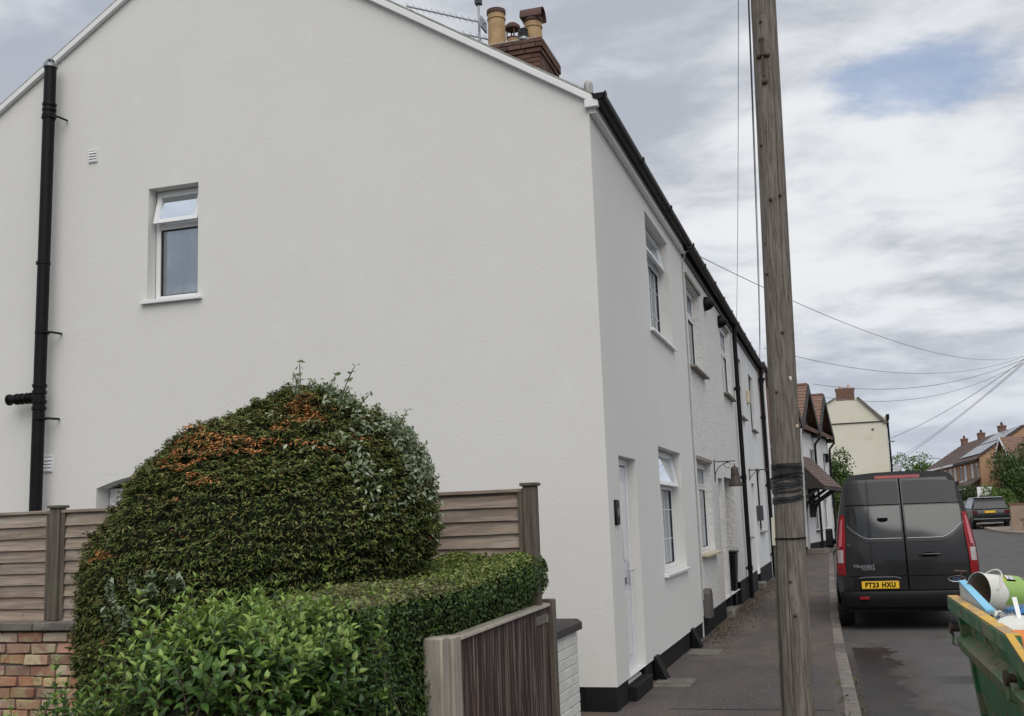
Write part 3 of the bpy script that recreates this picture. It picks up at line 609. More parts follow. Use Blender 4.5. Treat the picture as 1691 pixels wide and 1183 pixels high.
for dxx in (-.12, -.17, -.24, -.30, -.40): c.lathe([(.050, -.014), (.060, -.011), (.060, .011), (.050, .014)], (FXX + dxx, FYY, 3.146), 18, (1, 0, 0))
c.build('side_branch', M['blackpl'], flue)
for z in (6.24, 3.84, 2.92):
    c = MB(); c.tube([(FXX + .03, FYY - .06, z), (FXX + .12, FYY - .0, z - .005), (FXX + .125, 9.5, z)], .012, 6); c.lathe([(.075, -.012), (.075, .012)], (FXX - .005, FYY, z), 20)
    c.build('flue_bracket', M['blackpl'], flue)
# ventilation cowls and pavement covers at the foot of the front wall
for yv in (11.35, 14.1):
    c = MB(); c.prism([(FX + .0, .0), (FX + .13, .0), (FX + .02, .24), (FX, .24)], yv, yv + .22, 'y'); c.build('vent_hood', M['blackpl'], H1, bevel=.006)
c = MB(); c.tube([(-3.45, 14.9, 7.6), (-3.45, 14.9, 7.8)], .05, 10)

# ------------------------------------------------------------------ chimney between the first two houses
def chimney(parent, x0, x1, y0, y1, zb, zt):
    core = MB(); core.box(x0 + .02, x1 - .02, y0 + .02, y1 - .02, zb, zt - .01); ch = core.build('chimney', M['mortar'], parent)
    h = .075; nz = int((zt - zb) / h); meshes = {}
    def brick(L, W, loc):
        k = (round(L, 3), round(W, 3))
        if k not in meshes: m = MB(); m.box(-L / 2, L / 2, -W / 2, W / 2, -.0325, .0325); meshes[k] = m.mesh('brick', M['brickc'])
        link('brick', meshes[k], ch, .004, loc=loc)
    for i in range(nz):
        z = zt - h * (i + .5); out = [.0, .02, .045, .02, .0][i] if i < 3 else 0
        out = .05 if i in (0, 1) else (.025 if i == 2 else 0)
        X0, X1, Y0, Y1 = x0 - out, x1 + out, y0 - out, y1 + out
        n = max(2, round((X1 - X0) / .235)); L = (X1 - X0) / n; of = .5 * L if i % 2 else 0
        for yv in (Y0 + .05, Y1 - .05):
            a = X0
            while a < X1 - .02:
                b = min(a + (L - of if a == X0 and of else L), X1); brick(b - a - .01, .1, ((a + b) / 2, yv, z)); a = b
        n = max(2, round((Y1 - Y0 - .2) / .235)); L = (Y1 - Y0 - .2) / n
        for xv in (X0 + .05, X1 - .05):
            a = Y0 + .1
            while a < Y1 - .12:
                b = min(a + L, Y1 - .1); m = None; k = ('y', round(L, 3))
                if k not in meshes: m = MB(); m.box(-.05, .05, -(L - .01) / 2, (L - .01) / 2, -.0325, .0325); meshes[k] = m.mesh('brick', M['brickc'])
                link('brick', meshes[k], ch, .004, loc=(xv, (a + b) / 2, z)); a = b
    f = MB(); f.hexa([(x0, y0, zt - .002), (x1, y0, zt - .002), (x1, y1, zt - .002), (x0, y1, zt - .002), (x0 + .08, y0 + .08, zt + .07), (x1 - .08, y0 + .08, zt + .07), (x1 - .08, y1 - .08, zt + .07), (x0 + .08, y1 - .08, zt + .07)])
    f.build('flaunching', M['verge'], ch); return ch
CH = chimney(H1, -4.92, -3.92, 15.02, 16.1, 7.6, 8.95)
def pot(x, y, z0, z1, r, cowl):
    q = MB(); q.lathe([(r * 1.05, z0), (r * .98, z0 + .1), (r * .92, z1 - .09), (r * 1.02, z1 - .085), (r * 1.02, z1 - .06), (r * .93, z1 - .055), (r * .95, z1)], (x, y, 0), 24); q.build('chimney_pot', M['pot'], CH)
    if cowl == 'ring': q = MB(); q.lathe([(r * .97, z1), (r * 1.04, z1 + .01), (r * 1.04, z1 + .07), (r * .95, z1 + .075)], (x, y, 0), 24); q.build('pot_rim', M['terracotta'], CH)
    if cowl == 'hood':
        q = MB()
        q.lathe([(r * .97, z1), (r * 1.08, z1 + .02), (r * 1.08, z1 + .07)], (x, y, 0), 24)
        # half-barrel hood open towards the street
        rows = []
        for a in range(11):
            t = PI * a / 10; rows.append([(x + yy_, y + math.cos(t) * r * 1.12, z1 + .06 + math.sin(t) * r * 1.25) for yy_ in (-.17, .18)])
        q.grid(rows); q.grid([[(p[0], y + (p[1] - y) * .9, p[2] - .015) for p in r_][::-1] for r_ in rows])
        q.prism([(y + math.cos(PI * a / 10) * r * 1.12, z1 + .06 + math.sin(PI * a / 10) * r * 1.25) for a in range(11)], x - .17, x - .16, 'x')
        q.build('pot_cowl', M['terracotta'], CH)
    if cowl == 'cap':
        q = MB(); q.lathe([(r * 1.0, z1), (r * 1.02, z1 + .02)], (x, y, 0), 20)
        for k in range(4): a = k * PI / 2 + .5; q.tube([(x + r * .9 * math.cos(a), y + r * .9 * math.sin(a), z1), (x + r * .9 * math.cos(a), y + r * .9 * math.sin(a), z1 + .17)], .012, 5)
        q.lathe([(r * 1.25, z1 + .17), (r * 1.2, z1 + .22), (r * .7, z1 + .27), (.02, z1 + .28)], (x, y, 0), 20); q.build('pot_cowl', M['terracotta'], CH)
pot(-4.68, 15.3, 8.98, 9.58, .145, 'ring'); pot(-4.58, 15.85, 8.98, 9.40, .105, 'cap'); pot(-4.10, 15.35, 8.98, 9.36, .145, 'hood')
q = MB(); q.lathe([(.075, 9.0), (.075, 9.04)], (-4.20, 15.12, 0), 16)
for i in range(5): q.lathe([(.07, 9.05 + i * .028), (.082, 9.055 + i * .028), (.07, 9.066 + i * .028)], (-4.20, 15.12, 0), 16)
q.build('flue_terminal', M['steel'], CH)
q = MB(); q.lathe([(.05, 6.35), (.05, 7.74), (.062, 7.76), (.062, 8.3), (.05, 8.33), (.03, 8.35)], (-3.30, 15.5, 0), 14)
for i in range(6): q.tube([(-3.30 + .06 * math.cos(i * 1.05), 15.5 + .06 * math.sin(i * 1.05), 7.8), (-3.30 + .066 * math.cos(i * 1.05), 15.5 + .066 * math.sin(i * 1.05), 8.28)], .008, 5)
q.build('roof_vent', M['conduit'], H1)
# aerial strapped to the chimney
AE = thing('television_aerial', 'grey television aerial on a mast beside the buff chimney pots', 'aerial', (-5.05, 15.55, 8.0))
q = MB(); q.tube([(0, 0, 0), (0, 0, 2.2)], .019, 8); q.build('mast', M['steel'], AE)
q = MB(); q.box(-.05, .05, -.05, .05, 1.95, 2.08); q.build('clamp', M['cable'], AE)
def yagi(z, x0, x1, dz, n, L):
    b = MB(); b.tube([(x0, 0, z + dz), (x1, 0, z)], .014, 6); bo = b.build('boom', M['steel'], AE); b.v and None
    e = MB()
    for i in range(n):
        t = (i + .5) / n; x = x0 + (x1 - x0) * t; zz = z + dz * (1 - t); e.tube([(x, -L, zz), (x, L, zz)], .0035, 4)
    e.build('element', M['steel'], bo)
yagi(1.60, -1.25, .12, .55, 13, .13); yagi(1.22, -.30, .42, .28, 6, .16)
q = MB(); q.box(.06, .09, -.14, .14, 1.5, 1.68); q.build('reflector', M['steel'], AE)

# ------------------------------------------------------------------ second cottage
def shell(mb, y0, y1):
    mb._a([(BX, y0, 0), (BX, y1, 0), (BX, y1, EV), (BX, y0, EV)], [(0, 1, 2, 3)])
    for yv in (y0 + .005, y1 - .005): mb._a([(BX, yv, 0), (FX, yv, 0), (FX, yv, EV), (RX, yv, RZ), (BX, yv, EV)], [(0, 1, 2, 3, 4)])
H2 = thing('terraced_cottage', 'roughcast white cottage with bell lantern and two black hoods, second in the terrace', 'house')
mb = MB(); PAS0, PAS1 = 19.25, 20.95
wall(mb, (FX, 0, 0), (0, 1, 0), 15.41, 22.4, .28, lambda u: EV - .1, [(15.72, 17.25, 3.86, 5.17, .10), (20.25, 21.75, 3.93, 5.27, .06), (15.72, 17.35, 1.13, 2.46, .09), (18.32, 19.05, .28, 2.28, .10), (PAS0, PAS1, .28, 2.32, .95)], (1, 0, 0), .1)
shell(mb, 15.41, 22.4); mb.build('wall', M['rough'], H2, smooth=False)
q = MB(); q.box(FX - 1, FX + .01, 15.42, 18.31, -.1, .28); q.box(FX - 1, FX + .012, 19.06, PAS0, -.1, .28); q.box(FX - 1, FX + .01, PAS1, 22.39, -.1, .42); q.box(FX - 1.2, FX - .93, PAS0, PAS1, -.1, .28); q.build('plinth', M['plinth'], H2, bevel=.01)
q = MB(); q.box(FX - .98, FX - .94, PAS0 + .1, PAS1 - .1, .1, 2.2); q.build('passage_shade_back', M['blackwood'], H2)  # near-black sheet painting in the dark depth of the passage
window(H2, 'x', 15.72, 17.25, 3.86, 5.17, .10, transom=4.72, mull=[16.5], sillm=M['sillstone'], sill_out=.09)
window(H2, 'x', 20.25, 21.75, 3.93, 5.27, .05, transom=4.75, mull=[21.0], sillm=M['sillstone'], sill_out=.09)
window(H2, 'x', 15.72, 17.35, 1.13, 2.46, .09, transom=2.08, mull=[16.5], sillm=M['sillcream'], sill_out=.11)
for a in ((15.66, 17.4, 2.465, 2.52), (20.2, 21.8, 5.275, 5.33), (15.66, 17.3, 5.175, 5.23)): q = MB(); q.box(FX - .004, FX + .03, *a); q.build('lintel', M['sillstone'], H2)
dx = FX - .10; q = MB(); q.box(dx - .06, dx, 18.325, 18.40, .2, 2.275); q.box(dx - .06, dx, 18.97, 19.045, .2, 2.275); q.box(dx - .06, dx, 18.40, 18.97, 2.2, 2.275); d2 = q.build('front_door', M['upvc'], H2)
q = MB(); q.box(dx - .05, dx - .015, 18.40, 18.97, .2, 2.2); q.build('door_leaf', mat('blue_grey_door', (.10, .12, .16), .4), d2)
q = MB(); q.box(FX - .05, FX + .14, 18.25, 19.12, -.1, .12); q.build('doorstep', M['coping'], H2, bevel=.01)
fa = MB(); fa.box(FX + .002, FX + .025, 15.41, 22.4, 5.42, 5.56); fa.build('fascia', M['gutter'], H2)
roof(H2, 15.405, 22.395, M['slate']); gutter(H2, 15.44, 22.4, M['gutter'], z=5.585, joints=1.4, r=.068)
pipe(H2, FX + .08, 22.3, 0.02, 5.3, .045, M['blackpl'], to=(-1.92, 22.3, 5.58))
for i, (yv, z) in enumerate(((17.95, 5.17), (20.05, 5.22))):
    q = MB(); q.lathe([(.12, 0), (.122, .02), (.11, .07), (.08, .12), (.035, .165), (.005, .175)], (FX + .001, yv, z), 18, (1, 0, -.12))
    q.build('black_hood', M['blackpl'], H2, label='black half-round hood high on the roughcast wall')
# old cable down the joint between the first two houses
q = MB(); q.tube([(FX + .012, 15.43, .5), (FX + .012, 15.41, 3.0), (FX + .012, 15.43, 5.3), (FX + .06, 15.5, 5.5), (FX + .17, 16.1, 5.62)], .008, 6); q.build('wall_cable', M['conduit'], H2)
q = MB(); q.prism([(15.48, .24), (15.82, .24), (15.82, .56), (15.72, .64), (15.55, .64), (15.48, .58)], FX + .002, FX + .10, 'x'); q.build('meter_box', mat('brown_meter_box', (.10, .09, .085), .6), H2, bevel=.01)
# hanging bracket with bell
q = MB(); bx, by, bz = FX, 17.85, 2.50
q.tube([(bx, by, bz + .02), (bx + .35, by, bz + .02)], .008, 6); q.tube([(bx + .01, by, bz + .06), (bx + .01, by, bz - .30)], .009, 6)
q.tube([(bx + .01 + .24 * (1 - math.cos(t * PI / 16)), by, bz - .25 + .25 * math.sin(t * PI / 16)) for t in range(9)], .006, 6)
q.tube([(bx + .22 + .05 * math.cos(t), by, bz - .04 + .05 * math.sin(t)) for t in [k * .7 for k in range(9)]], .005, 5); q.build('hanging_bracket', M['rust'], H2)
BL = thing('bell_lantern', 'brown bell shaped lantern hanging from the iron bracket above the cottage passage', 'lantern', (FX + .33, by, bz))
q = MB(); q.lathe([(.006, -.02), (.012, -.06), (.05, -.085), (.062, -.10), (.065, -.19), (.075, -.20)][::1], (0, 0, 0), 16); q.build('cap', M['lant'], BL)
q = MB(); q.lathe([(.068, -.19), (.072, -.26), (.10, -.32), (.112, -.36), (.112, -.385), (.10, -.39)], (0, 0, 0), 20); q.build('bell', M['lant'], BL)
# something dark stored in the passage
BG = thing('wheelie_bin', 'dark bin standing in the shaded cottage passage', 'bin', (FX - .25, 20.6, 0))
q = MB(); q.hexa([(-.2, -.2, .02), (.2, -.2, .02), (.2, .2, .02), (-.2, .2, .02), (-.25, -.25, .95), (.25, -.25, .95), (.25, .25, .95), (-.25, .25, .95)]); q.build('body', M['blackpl'], BG, bevel=.02)
q = MB(); q.box(-.27, .27, -.27, .27, .955, 1.0); q.build('lid', M['blackpl'], BG, bevel=.015)

# ------------------------------------------------------------------ third cottage
H3 = thing('terraced_cottage', 'smooth white cottage with dark window frames, third in the terrace beyond the black downpipe', 'house')
mb = MB()
wall(mb, (FX, 0, 0), (0, 1, 0), 22.42, 29.6, .32, lambda u: EV - .1, [(23.25, 24.35, 3.75, 5.05, .08), (26.2, 27.35, 3.68, 5.0, .08), (22.95, 23.85, 1.2, 2.62, .08), (24.95, 25.8, .32, 2.35, .14), (26.6, 28.0, 1.25, 2.75, .08)], (1, 0, 0), .1)
shell(mb, 22.42, 29.6); mb.build('wall', M['paintwall'], H3, smooth=False)
q = MB(); q.box(FX - 1, FX + .01, 22.43, 24.94, -.1, .42); q.box(FX - 1, FX + .01, 25.81, 29.59, -.1, .42); q.build('plinth', M['plinth'], H3, bevel=.01)
for a in ((23.25, 24.35, 3.75, 5.05), (26.2, 27.35, 3.68, 5.0), (22.95, 23.85, 1.2, 2.62), (26.6, 28.0, 1.25, 2.75)):
    window(H3, 'x', *a, .06, framem=M['greyblue'], glass=M['darkglass'], curtain=False, sillm=M['sillstone'], sill_out=.08, mull=[(a[0] + a[1]) / 2], far=True)
q = MB(); q.box(FX - .16, FX - .12, 24.96, 25.79, .1, 2.34); q.build('front_door', mat('pale_door', (.5, .51, .52), .4), H3)
q = MB(); q.box(FX - .1, FX + .12, 24.9, 25.85, -.1, .13); q.build('doorstep', M['coping'], H3)
q = MB(); q.box(FX, FX + .07, 25.28, 25.55, 4.2, 4.5); q.build('alarm_box', M['sillcream'], H3, bevel=.01)
q = MB(); q.box(FX, FX + .14, 25.9, 26.15, 1.5, 1.85); q.build('letter_box', mat('dark_letterbox', (.05, .05, .055), .5), H3, bevel=.01)
q = MB(); q.tube([(FX, 24.45, 2.62), (FX + .42, 24.45, 2.62)], .012, 6); q.tube([(FX, 24.45, 2.42), (FX + .16, 24.45, 2.60)], .008, 6); q.tube([(FX + .02, 24.45, 2.66), (FX + .02, 24.45, 2.40)], .01, 6); q.build('hanging_bracket', M['rust'], H3)
fa = MB(); fa.box(FX + .002, FX + .025, 22.42, 29.6, 5.42, 5.56); fa.build('fascia', M['gutter'], H3)
roof(H3, 22.405, 29.6, M['slate']); gutter(H3, 22.42, 29.6, M['gutter'], z=5.585, joints=1.4, r=.068)
pipe(H3, FX + .08, 29.45, .02, 5.25, .05, M['blackpl'], to=(-1.92, 29.45, 5.58))
q = MB(); q.prism([(-1.98, 4.95), (-1.84, 5.25), (-2.02, 5.25)], 29.36, 29.56, 'y'); q.build('hopper', M['blackpl'], H3)

# ------------------------------------------------------------------ fourth, brick fronted house
H4 = thing('brick_terraced_house', 'red brick terraced house with white ground floor half hidden behind the utility pole', 'house')
mb = MB(); wall(mb, (FX, 0, 0), (0, 1, 0), 29.62, 38.6, 2.75, lambda u: 5.72, [(31.1, 32.5, 3.6, 5.1, .1), (35.1, 36.5, 3.6, 5.1, .1)], (1, 0, 0), .1); mb.build('wall', M['brickfar'], H4, smooth=False)
mb = MB(); wall(mb, (FX, 0, 0), (0, 1, 0), 29.62, 38.6, 0, lambda u: 2.75, [(31.1, 32.5, 1.0, 2.4, .1), (33.6, 34.5, .1, 2.3, .1), (35.4, 36.8, 1.0, 2.4, .1)], (1, 0, 0), .1); mb.build('lower_wall', M['paintwall'], H4, smooth=False)
for a in ((31.1, 32.5, 3.6, 5.1), (35.1, 36.5, 3.6, 5.1), (31.1, 32.5, 1.0, 2.4), (35.4, 36.8, 1.0, 2.4)):
    window(H4, 'x', *a, .08, mull=[(a[0] + a[1]) / 2], far=True, sillm=M['upvc'])
q = MB(); q.box(FX - .12, FX - .08, 33.6, 34.5, .1, 2.3); q.build('front_door', M['blackwood'], H4)
q = MB()
for i in range(3): q.box(FX + .001, FX + .03 + .035 * i, 29.62 - .0 * i, 38.6, 5.45 + .075 * i, 5.52 + .075 * i)
q.build('corbel', M['brickfar'], H4)
for i in range(24):
    pass
q = MB(); shell(q, 29.63, 38.6); q.build('side_wall', M['brickfar'], H4)
gutter(H4, 29.62, 38.6, M['gutter'], z=5.72, joints=1.6, r=.07); 
rf = thing; roof(H4, 29.61, 38.6, M['slate'])
q = MB(); q.box(FX, FX + .2, 30.2, 30.6, 2.3, 2.6); q.build('wall_planter', mat('brown_planter', (.07, .045, .03), .8), H4)
q = MB(); q.tube([(FX + .06, 30.9, .1), (FX + .06, 30.9, 5.6)], .04, 8); q.build('downpipe', M['upvc'], H4)

# ------------------------------------------------------------------ cottage with tiled gablets
H5 = thing('gabled_cottage', 'white cottage with steep tiled gablets and porch canopy at the far end', 'house', (-1.25, 48, gz(48)), -R_(6.8))
mb = MB(); z0 = -.3
wall(mb, (0, 0, 0), (0, 1, 0), -9.2, 4.9, z0, lambda u: 5.0, [(-3.4, -2.5, .0, 2.1, .15), (-.6, .7, .8, 2.1, .1), (2.1, 3.4, .8, 2.1, .1), (-7.4, -6.2, .8, 2.1, .1), (-.8, .4, 3.15, 4.2, .1), (-5.3, -4.2, 3.15, 4.2, .1), (3.0, 4.0, 3.15, 4.2, .1)], (1, 0, 0), .1)
mb._a([(0, -9.2, z0), (-7, -9.2, z0), (-7, -9.2, 5), (-3.5, -9.2, 7), (0, -9.2, 5)], [(0, 1, 2, 3, 4)]); mb._a([(0, 4.9, z0), (-7, 4.9, z0), (-7, 4.9, 5), (-3.5, 4.9, 7), (0, 4.9, 5)], [(4, 3, 2, 1, 0)])
mb._a([(-7, -9.2, z0), (-7, 4.9, z0), (-7, 4.9, 5), (-7, -9.2, 5)], [(0, 1, 2, 3)]); mb.build('wall', M['paintwall'], H5, smooth=False)
q = MB(); q.box(-.5, .02, -9.19, -3.41, z0, .32); q.box(-.5, .02, -2.49, 4.89, z0, .32); q.build('plinth', M['plinth'], H5)
q = MB(); q.prism([(.3, 4.85), (-3.5, 7.1), (-3.5, 7.25), (.35, 4.98)], -9.3, 5.0, 'y'); q.prism([(-7.3, 4.85), (-3.5, 7.1), (-3.5, 7.25), (-7.35, 4.98)][::-1], -9.3, 5.0, 'y'); q.build('roof', M['tile'], H5)
def gablet(yc, hw, ze, zp):
    g_ = MB(); n = 12
    for s_ in (-1, 1):
        for i in range(n):                    # overlapping courses down each slope, with a bellcast foot
            a, b = i / n, min((i + 1.2) / n, 1)
            f = lambda t: (yc + s_ * hw * t * (1 + .10 * t * t), zp - (zp - ze) * t)
            (ya, za), (yb, zb) = f(a), f(b)
            g_.hexa([(-3.0, ya, za), (.30, ya, za), (.30, yb, zb + .03), (-3.0, yb, zb + .03), (-3.0, ya, za + .03), (.30, ya, za + .03), (.30, yb, zb + .085), (-3.0, yb, zb + .085)])
    g_.box(-3.0, .30, yc - .08, yc + .08, zp + .02, zp + .10)
    r_ = g_.build('gablet', M['tile'], H5, smooth=False)
    b = MB()
    for s_ in (-1, 1):
        for i in range(6):
            f = lambda t: (yc + s_ * hw * t * (1 + .10 * t * t), zp - (zp - ze) * t); (ya, za), (yb, zb) = f(i / 6), f((i + 1) / 6)
            b.hexa([(.30, ya, za - .30), (.36, ya, za - .30), (.36, yb, zb - .28), (.30, yb, zb - .28), (.30, ya, za + .05), (.36, ya, za + .05), (.36, yb, zb + .07), (.30, yb, zb + .07)])
    b.box(.0, .30, yc + hw * .95, yc + hw * 1.1, ze - .22, ze - .02); b.box(0, .30, yc - hw * 1.1, yc - hw * .95, ze - .22, ze - .02)
    b.build('bargeboard', M['blackwood'], r_)
    b = MB(); b.prism([(yc - hw, ze), (yc + hw, ze), (yc, zp - .05)], .0, .012, 'x'); b.box(.012, .03, yc - hw, yc + hw, ze - .1, ze + .1); b.build('gable_panel', M['blackwood'], r_)
for yc in (-6.6, -2.0, 2.5): gablet(yc, 2.15, 4.95, 6.75)
for a in ((-.6, .7, .8, 2.1), (2.1, 3.4, .8, 2.1), (-7.4, -6.2, .8, 2.1), (-.8, .4, 3.15, 4.2), (-5.3, -4.2, 3.15, 4.2), (3.0, 4.0, 3.15, 4.2)):
    window(H5, ('x', 0.0), *a, .06, mull=[(a[0] + a[1]) / 2], far=True, sillm=M['blackpl'], sill_out=.12)
q = MB(); q.box(-.14, -.1, -3.4, -2.5, 0, 2.1); q.build('front_door', M['blackwood'], H5)
cn = MB(); n = 10
for i in range(n):
    a, b = i / n, min((i + 1.2) / n, 1); f = lambda t: (.02 + 1.18 * t, 3.78 - 1.30 * t)
    (xa, za), (xb, zb) = f(a), f(b)
    cn.hexa([(xa, -5.9, za), (xb, -5.9, zb + .02), (xb, -.9, zb + .02), (xa, -.9, za), (xa, -5.9, za + .03), (xb, -5.9, zb + .075), (xb, -.9, zb + .075), (xa, -.9, za + .03)])
cr = cn.build('porch_roof', M['tiledark'], H5, smooth=False)
q = MB(); q.prism([(.02, 2.50), (1.2, 2.42), (1.2, 2.50), (.02, 3.77)], -5.88, -5.80, 'y'); q.prism([(.02, 2.50), (1.2, 2.42), (1.2, 2.50), (.02, 3.77)], -1.0, -.92, 'y'); q.box(1.12, 1.22, -5.9, -.9, 2.38, 2.48); q.build('porch_cheek', M['blackwood'], cr)
for yv in (-5.7, -3.7, -1.9, -1.1):
    q = MB(); q.box(.0, .12, yv - .07, yv + .07, 1.35, 2.5); q.tube([(.06, yv, 1.5), (.22, yv, 1.95), (.62, yv, 2.2), (.98, yv, 2.45)], .055, 6); q.build('bracket', M['blackwood'], cr)
for yv, r in ((-8.8, .05), (-4.3, .05), (.25, .05), (4.75, .05)):
    q = MB(); q.tube([(.30, yv + .3, 4.75), (.10, yv + .05, 4.45), (.09, yv, 4.2), (.09, yv, -.1)], r, 8); q.build('downpipe', M['blackpl'], H5)
q = MB(); q.box(0, .7, -3.6, -2.3, -.3, .12); q.build('doorstep', M['palepave'], H5)
q = MB(); q.box(0, .12, 3.9, 4.2, 3.8, 4.2); q.build('wall_box', M['blackpl'], H5)

# ------------------------------------------------------------------ cream building closing the view
HC = thing('cream_gable_building', 'tall cream rendered building with blank gable and brick chimney closing the view', 'building', (.55, 75, gz(75)))
mb = MB(); zz = gz(75)
prof = [(-3.4, 0), (2.35, 0), (2.33, 7.25), (.65, 8.7), (-.75, 8.78), (-3.4, 7.35)]
prof = [(a, b if b == 0 else b - zz + .35) for a, b in prof]
mb.prism(prof, 0, 12, 'y'); mb.build('wall', M['cream'], HC, smooth=False)
q = MB(); q.box(-3.45, 2.40, -.06, -.005, 7.0 - zz + .37, 7.07 - zz + .37); q.build('string_course', M['gutter'], HC)
q = MB(); q.hexa([(2.2, -.15, 7.30 - zz), (2.5, -.15, 7.25 - zz), (2.5, 12, 7.25 - zz), (2.2, 12, 7.3 - zz), (.6, -.15, 9.08 - zz), (.72, -.15, 9.12 - zz), (.72, 12, 9.12 - zz), (.6, 12, 9.08 - zz)]); q.build('roof', M['coping'], HC)
q = MB(); q.hexa([(-3.5, -.15, 7.70 - zz), (-3.3, -.15, 7.70 - zz), (-3.3, 12, 7.70 - zz), (-3.5, 12, 7.70 - zz), (-.80, -.15, 9.14 - zz), (-.70, -.15, 9.16 - zz), (-.70, 12, 9.16 - zz), (-.8, 12, 9.14 - zz)]); q.build('roof', M['slate'], HC)
q = MB(); q.box(2.36, 2.55, -.1, 12, 6.95, 7.25); q.box(2.36, 2.48, -.05, .1, 0, 6.95); q.build('gutter', M['blackpl'], HC)
q = MB()
for i in range(11): q.box(-.70 - (.04 if i > 8 else 0), .48 + (.04 if i > 8 else 0), -.02, 1.0, 8.95 - zz + i * .075, 8.95 - zz + i * .075 + .066)
c_ = q.build('chimney', M['brickfar'], HC); q = MB(); q.lathe([(.12, 9.76 - zz), (.1, 9.95 - zz)], (-.4, .3, 0), 10); q.lathe([(.12, 9.76 - zz), (.1, 10.0 - zz)], (.15, .3, 0), 10); q.build('chimney_pot', M['sillcream'], c_)
q = MB(); q.tube([(2.36, .1, 3.9), (2.9, .1, 4.0)], .03, 5); q.lathe([(.02, 0), (.25, .04), (.26, .06)], (2.7, -.1, 4.3 - zz), 12, (.3, -1, .2)); q.build('satellite_dish', M['steel'], HC)
q = MB(); q.box(2.36, 2.75, -.1, .1, 5.4, 5.48); q.build('wall_lamp', M['steel'], HC)
q = MB(); q.lathe([(.09, -.02), (.09, .01)], (1.45, 0, 6.9 - zz), 10, (0, 1, 0)); q.build('tie_plate', M['coping'], HC)

# ------------------------------------------------------------------ leaves as geometry
def leaf_cloud(name, P, N, L, Wd, C, m, parent=None, jit=.6, up=0., fold=.25, label=None, tang=None):
    P = np.asarray(P, float); n = len(P)
    N = np.asarray(N, float) + RNG.normal(0, jit, (n, 3)); N /= np.linalg.norm(N, axis=1)[:, None] + 1e-9
    T = RNG.normal(0, 1, (n, 3)); T[:, 2] += up
    if tang is not None: T = T * .5 + tang
    T -= N * (T * N).sum(1)[:, None]; T /= np.linalg.norm(T, axis=1)[:, None] + 1e-9
    B = np.cross(N, T); s = RNG.uniform(.7, 1.3, n)[:, None]
    L = np.asarray(L) * s; Wd = np.asarray(Wd) * s
    v = np.stack([P - T * L * .5, P + B * Wd * .5 + N * Wd * fold, P + T * L * .5, P - B * Wd * .5 + N * Wd * fold], 1).reshape(-1, 3)
    me = bpy.data.meshes.new(name); me.vertices.add(4 * n); me.vertices.foreach_set('co', v.ravel())
    me.loops.add(6 * n); me.polygons.add(2 * n)
    idx = (np.arange(n)[:, None] * 4 + np.array([0, 1, 2, 0, 2, 3])[None]).ravel()
    me.loops.foreach_set('vertex_index', idx.astype('i')); me.polygons.foreach_set('loop_start', np.arange(0, 6 * n, 3, dtype='i')); me.polygons.foreach_set('loop_total', np.full(2 * n, 3, 'i'))
    a = me.color_attributes.new('Col', 'FLOAT_COLOR', 'POINT'); cc = np.ones((n, 4)); cc[:, :3] = C; a.data.foreach_set('color', np.repeat(cc, 4, 0).ravel())
    me.update(); me.validate(); me.materials.append(m)
    return link(name, me, parent, label=label)
def vnoise(P, sc, seed):
    r = np.random.default_rng(seed); o = np.zeros(len(P))
    for k in range(10):
        d = r.normal(0, 1, 3); d /= np.linalg.norm(d); o += np.sin((P @ d) * sc * r.uniform(.5, 2.2) + r.uniform(0, 6.28))
    return o / 3.2
def pick(cols, n, w=None):
    c = np.array(cols); i = RNG.choice(len(c), n, p=w); return c[i] * RNG.uniform(.8, 1.2, (n, 1))

# --- clipped yew dome (profile per height, seen from the street)
YW = [(1.00, -4.72, -2.42), (1.38, -4.71, -2.38), (1.54, -4.66, -2.27), (1.65, -4.59, -2.24), (1.76, -4.51, -2.25), (1.93, -4.38, -2.31), (2.02, -4.32, -2.35), (2.11, -4.20, -2.40), (2.24, -4.02, -2.51), (2.32, -3.76, -2.63), (2.39, -3.60, -2.76), (2.45, -3.42, -2.86), (2.50, -3.16, -2.98)]
YW = [(0.0, -4.45, -2.60), (.5, -4.65, -2.48)] + YW + [(2.515, -3.08, -3.0)]
yz = np.array([a[0] for a in YW]); yl = np.array([a[1] for a in YW]); yr = np.array([a[2] for a in YW])
def yew_surface(n, inset=0.):
    z = 2.515 * (1 - RNG.random(n) ** 1.35 * .92) if False else RNG.uniform(.25, 2.515, n * 2)
    w = (np.interp(z, yz, yr) - np.interp(z, yz, yl)); keep = RNG.random(len(z)) < np.clip(w / 2.6 + .35, 0, 1); z = z[keep][:n]
    extra = RNG.uniform(1.9, 2.5, n // 4); z = np.concatenate([z, extra])
    l = np.interp(z, yz, yl); r = np.interp(z, yz, yr); cx = (l + r) / 2 + .02; hx = (r - l) / 2 * .91 - inset; hy = hx * .80
    th = RNG.uniform(0, 2 * PI, len(z)); x = cx + hx * np.cos(th); y = 5.95 + hy * np.sin(th)
    dz = .02; hx2 = (np.interp(z + dz, yz, yr) - np.interp(z + dz, yz, yl)) / 2; hx1 = (np.interp(z - dz, yz, yr) - np.interp(z - dz, yz, yl)) / 2
    sl = np.clip(-(hx2 - hx1) / (2 * dz), -1, 6)
    N = np.stack([np.cos(th), np.sin(th) / .92, sl], 1); N /= np.linalg.norm(N, axis=1)[:, None]
    P = np.stack([x, y, z], 1); bump = vnoise(P, 8, 5) * .022 + vnoise(P * np.array([1, 1, 2.2]), 30, 6) * .024
    P += N * bump[:, None]
    return P, N, bump
YEW = thing('yew_dome', 'large dome clipped yew with rusty orange dead patches against the white gable', 'clipped yew')
P, N, bmp = yew_surface(125000)
keep = P[:, 1] < 6.9; P, N, bmp = P[keep], N[keep], bmp[keep]
P += N * RNG.uniform(-.035, .014, (len(P), 1))
